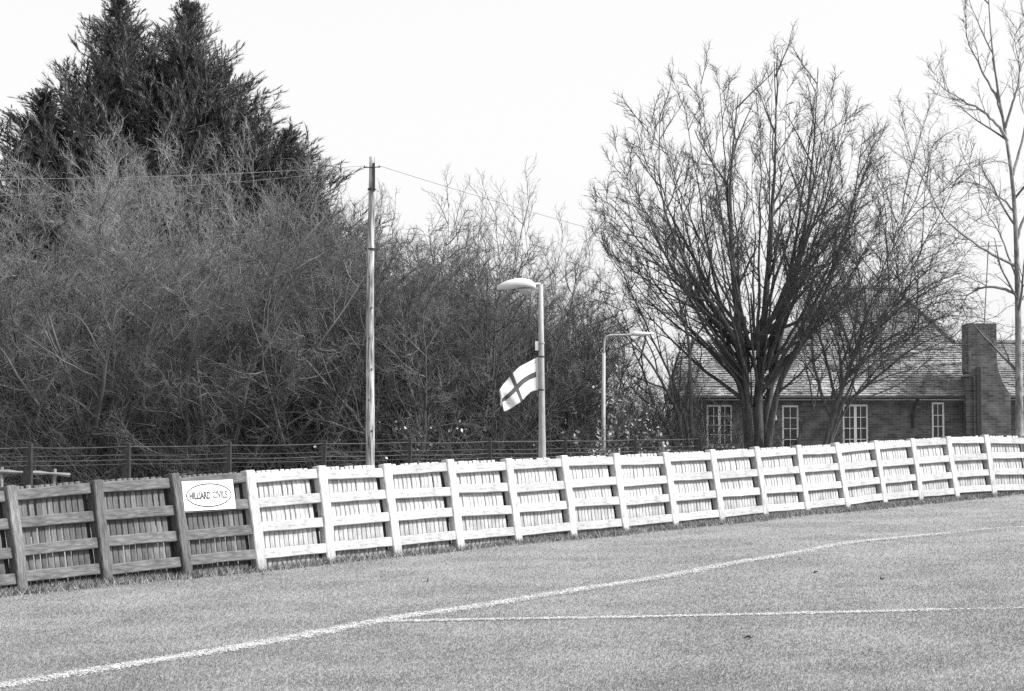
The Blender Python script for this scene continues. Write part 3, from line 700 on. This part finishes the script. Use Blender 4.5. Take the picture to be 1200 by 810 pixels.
# ------------------------------------------------------------------ trees
def grow(stems, stemr, spec, rng, stem_S=7, stem_pw=1.3, stem_tip=.06):
    """stems: list of polylines. spec: one dict per level. Returns (trunk mesh data, crown mesh data, last level polylines)"""
    K = max(len(s) for s in stems) - 1
    P = np.stack([s if len(s) == K + 1 else resample(s, K) for s in stems]); R = np.array(stemr, float); L = plen(P)
    trunk = [tubes(P, R, stem_S, stem_tip, stem_pw)]; crown = []; allP = P
    lv = [(P, L, R)]
    for li, s in enumerate(spec):
        ps = [lv[i] for i in s.get('on', [len(lv) - 1])]
        outP, outL, outR = [], [], []
        for (P0, L0, R0) in ps:
            p, d, l, r = kids(P0, L0, R0, s['n'], s.get('t0', .2), s.get('t1', 1.0), s['a0'], s['a1'], s['lr'], s.get('lt', .5), s.get('rr', .6), rng, s.get('rmin', .004), s.get('flat', 0))
            l = np.clip(l, s.get('lmin', .1), s.get('lmax', 99))
            Q = run(p, d, l, s['K'], s['gn'], s['up'], rng, s.get('up_end'))
            outP.append(Q); outL.append(l); outR.append(r)
        Q, l, r = np.concatenate(outP), np.concatenate(outL), np.concatenate(outR)
        (trunk if s.get('trunk') else crown).append(tubes(Q, r, s['S'], s.get('tip', .3)))
        lv.append((Q, l, r))
    return merge(trunk), merge(crown), lv
def tree(name, loc, data, mt, mc, label, cat, group=None, leaves=None, lm=None, scale=1.0, rotz=0.0):
    t = thing(name, loc, label, cat, group, rotz); t.scale = (scale, scale, scale) if np.isscalar(scale) else scale
    link('trunk', nmesh('trunk', *data[0], mt), t).data.shade_smooth(); link('crown', nmesh('crown', *data[1], mc), t)
    if leaves is not None: link('leaves', nmesh('leaves', *leaves, lm), t)
    return t
def copy_tree(src, loc, label, scale, rotz, crown_mat=None, name=None):
    r = src.copy(); C.objects.link(r); r.location = Vector([float(q) for q in loc]); r.scale = (scale, scale, scale) if np.isscalar(scale) else scale
    r.rotation_euler = (0, 0, rotz); r['label'] = label
    if name: r.name = name
    for ch in list(src.children):
        c = ch.copy(); C.objects.link(c); c.parent = r
        if crown_mat and ch.name.startswith('crown'):
            c.material_slots[0].link = 'OBJECT'; c.material_slots[0].material = crown_mat
    return r
def gbase(px, D):
    x = (px - PW / 2) / FPX * D; return np.array([x, D, float(gz(x, D))])

# --- the big bare tree in front of the house
rng = np.random.default_rng(21); TD = 50.0; tb = gbase(886, TD)
def pix(pts): return [at(a, b, TD + d) - tb for a, b, d in pts]
st = [
 pix([(882, 608, 0), (879, 520, 0), (873, 450, -.1), (868, 395, -.2), (862, 320, -.3), (857, 240, -.3), (860, 175, -.2), (868, 105, -.2)]),
 pix([(888, 608, 0), (889, 520, 0), (891, 440, .2), (896, 370, .3), (903, 280, .5), (911, 190, .8), (908, 75, .9)]),
 pix([(892, 608, 0), (896, 520, .1), (901, 455, .2), (918, 385, .5), (938, 300, .6), (952, 210, .5), (958, 85, .4)]),
 pix([(894, 608, 0), (899, 530, -.1), (907, 470, -.3), (934, 410, -.5), (968, 345, -.6), (992, 260, -.6), (1010, 150, -.5)]),
 pix([(882, 608, 0), (879, 500, -.1), (869, 412, -.3), (848, 374, -.5), (818, 340, -.8), (788, 282, -1), (770, 210, -1), (772, 120, -1)]),
 pix([(882, 600, 0), (878, 500, .2), (864, 405, .4), (826, 368, .8), (778, 322, 1.2), (742, 280, 1.4), (712, 240, 1.5)]),
]
rad = [.17, .165, .13, .12, .11, .10]
# thinner stems fan out from the head of the trunk to a rounded dome
dome = at(874, 272, TD) - tb; NF = 47
for k in range(NF):
    el = math.asin(-.26 + 1.245 * ((k + .5) / NF) ** .92); az = k * 2.39996 + rng.normal(0, .15); az -= .3 * math.sin(2 * az)
    rr_ = rng.uniform(.86, 1.04)
    end = dome + np.array([3.75 * math.cos(el) * math.cos(az), 3.4 * math.cos(el) * math.sin(az), 4.55 * math.sin(el)]) * rr_
    s0 = at(884 + 13 * math.cos(az) + rng.normal(0, 3), rng.uniform(385, 470), TD) - tb + np.array([0, .25 * math.sin(az), 0])
    c = np.array([s0[0] + (end[0] - s0[0]) * .62, s0[1] + (end[1] - s0[1]) * .62, s0[2] + (end[2] - s0[2]) * .42])
    t = np.linspace(0, 1, 12)[:, None]
    st.append((1 - t) ** 2 * s0 + 2 * t * (1 - t) * c + t * t * end); rad.append(rng.uniform(.038, .065))
st = [resample(s, 20) for s in st]
for s in st: s[4:] += np.cumsum(rng.normal(0, .016, (17, 3)), axis=0)
spec = [dict(n=11, on=[0], t0=.25, t1=.99, a0=.35, a1=.85, lr=.25, lt=.6, rr=.45, rmin=.011, K=7, S=4, gn=.07, up=.06, trunk=True, lmin=.45, lmax=1.7),
        dict(n=6, on=[1], t0=.12, t1=1, a0=.35, a1=.9, lr=.46, lt=.45, rr=.55, rmin=.0075, K=4, S=3, gn=.10, up=.06, lmin=.28),
        dict(n=6, on=[2], t0=.12, t1=1, a0=.35, a1=.95, lr=.5, lt=.4, rr=.6, rmin=.0052, K=2, S=3, gn=.12, up=.05, lmin=.16)]
data = grow(st, rad, spec, rng, 8)
tree('bare_tree', tb, data, M['bark'], M['twig_dark'], 'large bare spreading tree with many upswept stems before the house', 'tree')

# --- lower tree right of it, arching twigs over the roof
rng = np.random.default_rng(8); TD = 48.0; tb = gbase(955, TD)
st = [pix([(955, 612, 0), (963, 540, 0), (978, 480, 0), (993, 440, 0), (1006, 405, 0), (1013, 375, 0), (1016, 356, 0)]),
      pix([(955, 605, 0), (978, 500, .2), (1010, 450, .4), (1045, 415, .5), (1080, 385, .4)]),
      pix([(955, 605, 0), (930, 540, -.2), (935, 500, -.3), (970, 470, -.4), (1010, 425, -.6), (1060, 395, -.8)]),
      pix([(955, 605, 0), (975, 500, -.4), (1012, 420, -.8), (1050, 340, -1), (1085, 290, -1.1)]), pix([(955, 605, 0), (975, 490, .4), (1005, 400, .8), (1040, 300, 1), (1060, 240, 1.1)])]
st = [resample(s, 14) for s in st]
spec = [dict(n=15, t0=.45, t1=1, a0=.5, a1=1.2, lr=.66, lt=.2, rr=.55, rmin=.014, K=12, S=5, gn=.09, up=.10, up_end=-.14, trunk=True, lmin=1.0, lmax=3.0),
        dict(n=9, on=[1], t0=.2, t1=1, a0=.4, a1=1.0, lr=.42, lt=.3, rr=.55, rmin=.007, K=8, S=4, gn=.12, up=.05, up_end=-.12, lmin=.4),
        dict(n=7, on=[2], t0=.1, t1=1, a0=.4, a1=1.1, lr=.45, lt=.3, rr=.6, rmin=.005, K=4, S=3, gn=.14, up=-.02, lmin=.15),
        dict(n=2, on=[3], t0=.2, t1=1, a0=.4, a1=1.0, lr=.5, lt=.3, rr=.7, rmin=.004, K=2, S=3, gn=.14, up=0, lmin=.1)]
data = grow(st, [.13, .06, .06, .06, .06], spec, rng, 8)
# leave only what arches to the right and upward: its left side grows into the big tree
tree('arching_tree', tb, data, M['bark'], M['twig_dark'], 'low dark tree with arching twigs over the roof, beside the big tree', 'tree')

# --- pale-barked tree at the right edge
rng = np.random.default_rng(4); TD = 46.0; tb = gbase(1194, TD)
tr_ = pix([(1194, 640, 0), (1195, 500, 0), (1193, 350, 0), (1190, 250, 0), (1185, 190, 0), (1177, 150, 0), (1168, 100, 0), (1160, 40, 0), (1156, -60, 0)])
br = [pix([(1181, 165, 0), (1168, 145, -.1), (1145, 128, -.2), (1118, 112, -.3), (1096, 98, -.4), (1088, 70, -.4)]),
      pix([(1190, 312, 0), (1172, 302, -.1), (1140, 282, -.3), (1110, 255, -.4), (1088, 215, -.5), (1070, 175, -.5), (1058, 130, -.5)]),
      pix([(1191, 345, 0), (1175, 336, 0), (1152, 336, .1), (1132, 346, .2), (1120, 372, .2), (1117, 395, .2)]),
      pix([(1187, 205, 0), (1200, 150, .2), (1210, 80, .3), (1205, -30, .4)]), pix([(1172, 120, 0), (1150, 90, .2), (1128, 50, .3), (1120, -10, .3)]),
      pix([(1190, 250, 0), (1165, 225, .3), (1140, 212, .5), (1105, 215, .6)]), pix([(1192, 280, 0), (1215, 220, 0), (1240, 150, 0)]), pix([(1178, 150, 0), (1192, 90, -.2), (1186, 20, -.3)]),
      pix([(1193, 330, 0), (1170, 270, .4), (1150, 240, .7), (1130, 170, .8)])]
st = [resample(tr_, 24)] + [resample(b, 24) for b in br]
for s in st[1:]: s[2:] += np.cumsum(rng.normal(0, .02, (23, 3)), axis=0) * .7
spec = [dict(n=10, t0=.25, t1=1, a0=.4, a1=.95, lr=.30, lt=.4, rr=.4, rmin=.009, K=8, S=4, gn=.09, up=.07, lmin=.4, lmax=1.6),
        dict(n=6, on=[1], t0=.15, t1=1, a0=.4, a1=.9, lr=.42, lt=.4, rr=.6, rmin=.006, K=5, S=3, gn=.1, up=.06, lmin=.2),
        dict(n=3, on=[2], t0=.2, t1=1, a0=.4, a1=.9, lr=.5, lt=.3, rr=.6, rmin=.004, K=3, S=3, gn=.1, up=.05, lmin=.12)]
st[0] = st[0]
data = grow(st, [.125, .042, .036, .04, .035, .035, .028, .04, .035, .03], spec, rng, 9)
tree('pale_tree', tb, data, M['bark_pale'], M['twig_mid'], 'tall thin bare tree with pale bark at the right edge', 'tree')

# --- thin many-stemmed tree left of the big one
rng = np.random.default_rng(15); TD = 49.0; tb = gbase(812, TD)
st = [pix([(815, 610, 0), (815, 530, 0), (812, 460, 0), (808, 410, .1), (800, 360, .2), (780, 315, .4), (757, 275, .5), (735, 250, .6)]),
      pix([(800, 610, 0), (798, 520, -.1), (785, 470, -.2), (765, 440, -.3), (745, 415, -.4), (715, 385, -.6), (690, 350, -.7)]),
      pix([(804, 610, 0), (790, 520, .3), (762, 480, .5), (740, 430, .7), (725, 380, .9), (705, 330, 1.0)]),
      pix([(812, 610, 0), (806, 500, .6), (780, 420, .9), (748, 360, 1.1), (728, 300, 1.2), (715, 270, 1.3)])]
st = [resample(s, 16) for s in st]
for s in st: s[3:] += np.cumsum(rng.normal(0, .025, (14, 3)), axis=0)
spec = [dict(n=11, t0=.3, t1=1, a0=.4, a1=1.0, lr=.28, lt=.4, rr=.5, rmin=.011, K=8, S=4, gn=.12, up=.06, lmin=.4, trunk=True),
        dict(n=7, on=[1], t0=.15, t1=1, a0=.4, a1=1.0, lr=.45, lt=.4, rr=.6, rmin=.006, K=5, S=3, gn=.14, up=.05, lmin=.2),
        dict(n=5, on=[2], t0=.15, t1=1, a0=.4, a1=1.0, lr=.5, lt=.3, rr=.6, rmin=.0045, K=3, S=3, gn=.14, up=.03, lmin=.12)]
data = grow(st, [.09, .08, .07, .06], spec, rng, 7)
tree('slender_tree', tb, data, M['bark'], M['twig_dark'], 'slender dark leaning tree between thin lamp and big tree', 'tree')

# --- thicket bushes: three kinds, copied
def bush_data(seed, H, spread, nst, gn, up, shoots, n1=15):
    rng = np.random.default_rng(seed); st = []
    for k in range(nst):
        az = 2 * math.pi * (k + rng.random() * .7) / nst; tl = rng.uniform(.08, 1.0) * spread
        d = np.array([[math.cos(az) * tl, math.sin(az) * tl, 1.0]]); p = np.array([[math.cos(az) * .3 * rng.random(), math.sin(az) * .3 * rng.random(), -.1]])
        st.append(run(p, d, np.array([H * rng.uniform(.72, 1.0)]), 14, .07, .015, rng)[0])
    spec = [dict(n=n1, t0=.10, t1=1, a0=.4, a1=1.25, lr=.36, lt=.45, rr=.5, rmin=.014, K=8, S=4, gn=gn, up=up, lmin=.8, trunk=True),
            dict(n=8, on=[1], t0=.1, t1=1, a0=.4, a1=1.2, lr=.5, lt=.4, rr=.55, rmin=.008, K=6, S=3, gn=gn * 1.2, up=up, lmin=.45),
            dict(n=12, on=[2], t0=.08, t1=1, a0=.4, a1=1.25, lr=.48, lt=.3, rr=.55, rmin=.0048, K=2, S=3, gn=gn * 1.7, up=up + shoots, lmin=.18)]
    return grow(st, [.07 + .03 * rng.random() for _ in st], spec, rng, 6)
kindA = bush_data(101, 8.7, .50, 12, .12, .07, .14, 13)
kindB = bush_data(102, 7.6, .70, 8, .17, .02, .02)
kindC = bush_data(103, 7.0, .60, 10, .15, .05, .08)
def bright_leaves(lv, n, size, rng, zmax):
    Q = lv[-1][0]; k = rng.choice(len(Q), n * 6); k = k[Q[k, -1, 2] < zmax][:n]; c = Q[k, -1]
    return leaf_quads(c, Q[k, -1] - Q[k, -2], size, rng, .8)
rng = np.random.default_rng(77)
G = 'bare bushes of the thicket'
# (source, px, D, scale, rot, material, label)
A = tree('thicket_bush', gbase(60, 47), kindA, M['twig_mid'], M['twig_pale'], 'pale bare bush at the left end of the thicket, tall upright shoots', 'bush', G, scale=(1.05, 1.05, .90))
B = tree('thicket_bush', gbase(250, 45), kindB, M['twig_mid'], M['twig_mid'], 'tangled grey bush in the thicket above the sign', 'bush', G, scale=1.0, rotz=.6)
Cc = tree('thicket_bush', gbase(480, 46), kindC, M['bark'], M['twig_mid'], 'dark tangled bush just right of the utility pole', 'bush', G, leaves=bright_leaves(kindC[2], 130, .075, rng, 2.2), lm=M['leaf_bright'])
for src, px, D, s, rz, cm, lab in [
    (A, 110, 52, .95, 5.1, M['twig_pale'], 'pale upright bush set back below the left conifer'),
    (A, 230, 53, 1.0, .4, M['twig_pale'], 'pale upright bush set back below the tallest conifer'),
    (A, 335, 53, .86, 4.6, M['twig_pale'], 'pale bush set back below the conifer nearest the pole'),
    (Cc, 470, 56, 1.12, 3.1, M['twig_mid'], 'bush set back just right of the pole'),
    (Cc, 575, 60, 1.12, 1.0, M['twig_mid'], 'bush far back above the flag'),
    (Cc, 650, 62, .98, 5.9, M['twig_mid'], 'bush far back right of the flag lamp'),
    (A, 170, 49, .93, 1.0, M['twig_pale'], 'tall pale bush with upright shoots below the conifers'),
    (A, 285, 50, .94, 2.1, M['twig_pale'], 'pale bush with upright shoots below the right-hand conifer'),
    (A, 365, 48, .78, 3.3, M['twig_mid'], 'grey bush just left of the top of the utility pole'),
    (B, -30, 45, 1.0, 2.5, M['twig_mid'], 'tangled grey bush cut by the left edge of the picture'),
    (B, 130, 44.5, .92, 4.0, M['twig_mid'], 'low tangled bush behind the two leftmost wire fence posts'),
    (B, 360, 45.5, .86, 5.2, M['twig_dark'], 'dark tangled bush between the sign and the utility pole'),
    (Cc, 430, 50, 1.02, 1.4, M['twig_mid'], 'grey bush directly behind the utility pole'),
    (Cc, 560, 48, .92, 2.6, M['twig_mid'], 'dark bush behind the flag with scattered bright leaves'),
    (Cc, 640, 50, .78, 3.9, M['twig_mid'], 'smaller bush behind the column of the flag lamp'),
    (Cc, 520, 54, 1.0, 5.0, M['twig_mid'], 'bush set back between utility pole and flag'),
    (Cc, 605, 56, .90, .3, M['twig_mid'], 'bush set back above the large lantern'),
    (Cc, 690, 56, .80, 2.0, M['twig_dark'], 'low bush behind the thin lamp post'),
    (Cc, 765, 60, .62, 4.4, M['twig_dark'], 'low bush right of the thin lamp post'),
]:
    copy_tree(src, gbase(px, D), lab, s, rz, cm)

# --- far mass of bare scrub that closes the view between and behind the bushes
rng = np.random.default_rng(31)
Nn = 1300
bx = rng.uniform(-24, 7.5, Nn); by = rng.uniform(52, 66, Nn)
hl = np.interp(bx, [-24, -9, -5, -1, 2, 4, 8], [7.4, 7.6, 7.2, 6.6, 5.6, 4.0, 2.6])
P0 = run(np.c_[bx, by, np.full(Nn, 0.0)], np.c_[rng.normal(0, .35, (Nn, 2)), np.ones(Nn)], hl * rng.uniform(.55, 1.0, Nn), 5, .14, .02, rng)
p, d, l, r = kids(P0, plen(P0), np.full(Nn, .03), 9, .1, 1, .4, 1.2, .28, .4, .5, rng, .01)
P1 = run(p, d, l, 3, .22, .05, rng)
tag(link('far_scrub', nmesh('far_scrub', *merge([tubes(P0, np.full(Nn, .03), 3), tubes(P1, r, 3)]), M['twig_dark'])), 'dense mass of bare scrub behind the thicket', 'scrub', kind='stuff')
# brambles along the foot of the thicket
Nn = 2500
bx = rng.uniform(-13, 5, Nn); by = np.interp(bx, [-13, 5], [40.5, 46.5]) + rng.gamma(2, 1.1, Nn)
P0 = run(np.c_[bx, by, np.full(Nn, .05)], np.c_[rng.normal(0, .6, (Nn, 2)), np.ones(Nn)], rng.uniform(1.4, 3.4, Nn), 6, .18, .06, rng, -.36)
p, d, l, r = kids(P0, plen(P0), np.full(Nn, .012), 5, .15, 1, .5, 1.2, .3, .3, .6, rng, .006)
P1 = run(p, d, l, 2, .2, 0, rng)
br_ = tag(link('brambles', nmesh('brambles', *merge([tubes(P0, np.full(Nn, .012), 3), tubes(P1, r, 3)]), M['twig_dark'])), 'dark tangle of brambles behind the wire fence', 'brambles', kind='stuff')

# --- taller thin trees rising behind the middle of the thicket
rng = np.random.default_rng(62)
st = []
for k in range(6):
    az = k * 1.05 + rng.random(); tl = rng.uniform(.12, .42)
    st.append(run(np.array([[0, 0, -.1]]), np.array([[math.cos(az) * tl, math.sin(az) * tl, 1]]), np.array([rng.uniform(8.5, 10.5)]), 16, .05, .02, rng)[0])
spec = [dict(n=11, t0=.3, t1=1, a0=.4, a1=.8, lr=.32, lt=.5, rr=.45, rmin=.013, K=8, S=4, gn=.09, up=.06, lmin=.6, trunk=True),
        dict(n=7, on=[1], t0=.15, t1=1, a0=.4, a1=.85, lr=.45, lt=.4, rr=.55, rmin=.008, K=5, S=3, gn=.1, up=.05, lmin=.3),
        dict(n=4, on=[2], t0=.15, t1=1, a0=.4, a1=.85, lr=.5, lt=.3, rr=.6, rmin=.006, K=3, S=3, gn=.1, up=.05, lmin=.2)]
fd = grow(st, [.075] * 6, spec, rng, 6)
F0 = tree('background_tree', gbase(535, 70), fd, M['twig_mid'], M['twig_pale'], 'thin bare tree rising above the thicket right of the pole', 'tree', 'thin bare trees behind the thicket', scale=1.08)
for px, D, s, rz, lab in [(612, 74, 1.08, 2.0, 'thin bare tree rising behind the large lantern'), (470, 72, .98, 4.1, 'thin bare tree whose top shows beside the pole'),
                          (672, 80, .92, 5.5, 'faint pale tree between the two street lamps'), (1085, 92, .74, 1.1, 'far bare tree behind the roof of the house'), (1192, 95, .66, 2.7, 'far bare tree behind the chimney at the right edge')]:
    copy_tree(F0, gbase(px, D), lab, s, rz)

# --- conifers
def conifer_data(seed, H, Wd):
    rng = np.random.default_rng(seed)
    tr = run(np.array([[0, 0, -.2]]), np.array([[0, 0, 1.0]]), np.array([H]), 20, .015, .03, rng)
    L = np.array([H]); R = np.array([.22])
    n = 440; t = .22 + .768 * np.linspace(0, 1, n) ** .70 + rng.normal(0, .004, n); t = np.clip(t, .2, .99)
    k = np.minimum((t * 20).astype(int), 19); fr = (t * 20 - k)[:, None]
    p = tr[0, k] * (1 - fr) + tr[0, k + 1] * fr; az = rng.uniform(0, 2 * math.pi, n)
    prof = Wd * np.clip((1 - t) / .62, 0.03, 1) ** .78 * rng.uniform(.4, 1.4, n)
    d = np.c_[np.cos(az), np.sin(az), rng.uniform(.5, 1.2, n)]
    B1 = run(p, d, prof * 1.25, 10, .05, .05, rng, .02); r1 = np.maximum(.035 * (1 - t) + .008, .008)
    L1 = plen(B1)
    p, d, l, r = kids(B1, L1, r1, 14, .06, 1, .4, .9, .42, .62, .5, rng, .005, flat=.3); l = np.maximum(l, .09)
    B2 = run(p, d, l, 2, .06, .03, rng)
    # flat fans of short sprays along every branchlet: pointed slivers
    p, d, l, r = kids(B2, l, r, 20, .05, 1, .3, .7, .45, .4, .5, rng, .004, flat=.2); l = np.clip(l, .07, .24)
    N = len(p); d[:, 2] += .12; d = unit(d); q = unit(np.cross(d, np.array([0, 0, 1.0]) + rng.normal(0, .5, (N, 3)))); w = (l * .085)[:, None]
    e = p + d * l[:, None]; m = p + d * (l * .45)[:, None]; dr = np.zeros((N, 3)); dr[:, 2] = -.04 * l
    V = np.stack([p + q * w, p - q * w, e + dr], 1).reshape(-1, 3); F = np.arange(3 * N).reshape(-1, 3)
    trunk = merge([tubes(tr, R, 8, .1), tubes(B1, r1, 4, .3)])
    tv, tf = tubes(B2, np.full(len(B2), .007), 3, .5); tf = np.concatenate([tf[:, [0, 1, 2]], tf[:, [0, 2, 3]]])
    return trunk, merge([(tv, tf), (V, F)])
c1, c2 = conifer_data(201, 14.7, 3.3), conifer_data(202, 14.2, 3.1)
CG = 'dark conifers behind the thicket'
K1 = tree('conifer', gbase(214, 58), c1, M['bark'], M['needle'], 'tallest dark conifer with pointed top, right of the left conifer', 'tree', CG)
K2 = tree('conifer', gbase(126, 58), c2, M['bark'], M['needle'], 'dark conifer with narrow top at the upper left', 'tree', CG, scale=1.035)
for src, px, D, s, rz, lab in [(K2, 168, 60, (.9, .9, .92), 2.2, 'shorter conifer between the two tallest ones'), (K1, 278, 58, (1.0, 1.0, .86), 1.3, 'dark conifer right of the tallest one, lower top'),
                               (K2, 70, 58, (1.2, 1.2, .84), 4.0, 'low broad conifer at the left of the group'), (K2, 318, 58, (1.0, 1.0, .76), .8, 'lower conifer near the right end of the group'), (K1, 34, 60, (.95, .95, .68), 2.9, 'low conifer at the left edge of the picture'),
                               (K1, 340, 60, (.72, .72, .66), 3.6, 'conifer partly hidden by bushes, nearest the utility pole')]:
    copy_tree(src, gbase(px, D), lab, s, rz)

# --- pale-leaved shrubs and ivy near the thin lamp
def leafy(name, base, H, W, n, size, seed, label, cat, m):
    rng = np.random.default_rng(seed); st = []
    for k in range(7):
        az = k * .9 + rng.random(); tl = rng.uniform(.1, .9) * W / H
        st.append(run(np.array([[0, 0, -.05]]), np.array([[math.cos(az) * tl, math.sin(az) * tl, 1]]), np.array([H * rng.uniform(.7, 1)]), 8, .1, .02, rng)[0])
    spec = [dict(n=8, t0=.2, t1=1, a0=.4, a1=1.1, lr=.35, lt=.4, rr=.5, rmin=.006, K=4, S=3, gn=.15, up=.03, lmin=.15),
            dict(n=4, on=[1], t0=.2, t1=1, a0=.4, a1=1.1, lr=.5, lt=.3, rr=.5, rmin=.004, K=3, S=3, gn=.15, up=.02, lmin=.1)]
    d = grow(st, [.02] * 7, spec, rng, 5); Q = d[2][-1][0]; k = rng.choice(len(Q), n); t = rng.integers(1, 4, n)
    lf = leaf_quads(Q[k, t] + rng.normal(0, .03, (n, 3)), Q[k, t] - Q[k, t - 1], size, rng, .6)
    return tree(name, base, d, M['bark'], M['twig_mid'], label, cat, 'pale leafy shrubs', leaves=lf, lm=m)
leafy('leafy_shrub', gbase(738, 47.5), 3.3, 1.1, 900, .09, 301, 'pale leafy shrub between the thin lamp and slender tree', 'shrub', M['leaf'])
leafy('leafy_shrub', gbase(772, 46.5), 2.0, .9, 700, .09, 302, 'low pale leafy shrub at the foot of the slender tree', 'shrub', M['leaf'])
leafy('ivy', gbase(707, 45.3), 2.2, .22, 420, .09, 303, 'pale ivy climbing the foot of the thin lamp', 'ivy', M['leaf'])
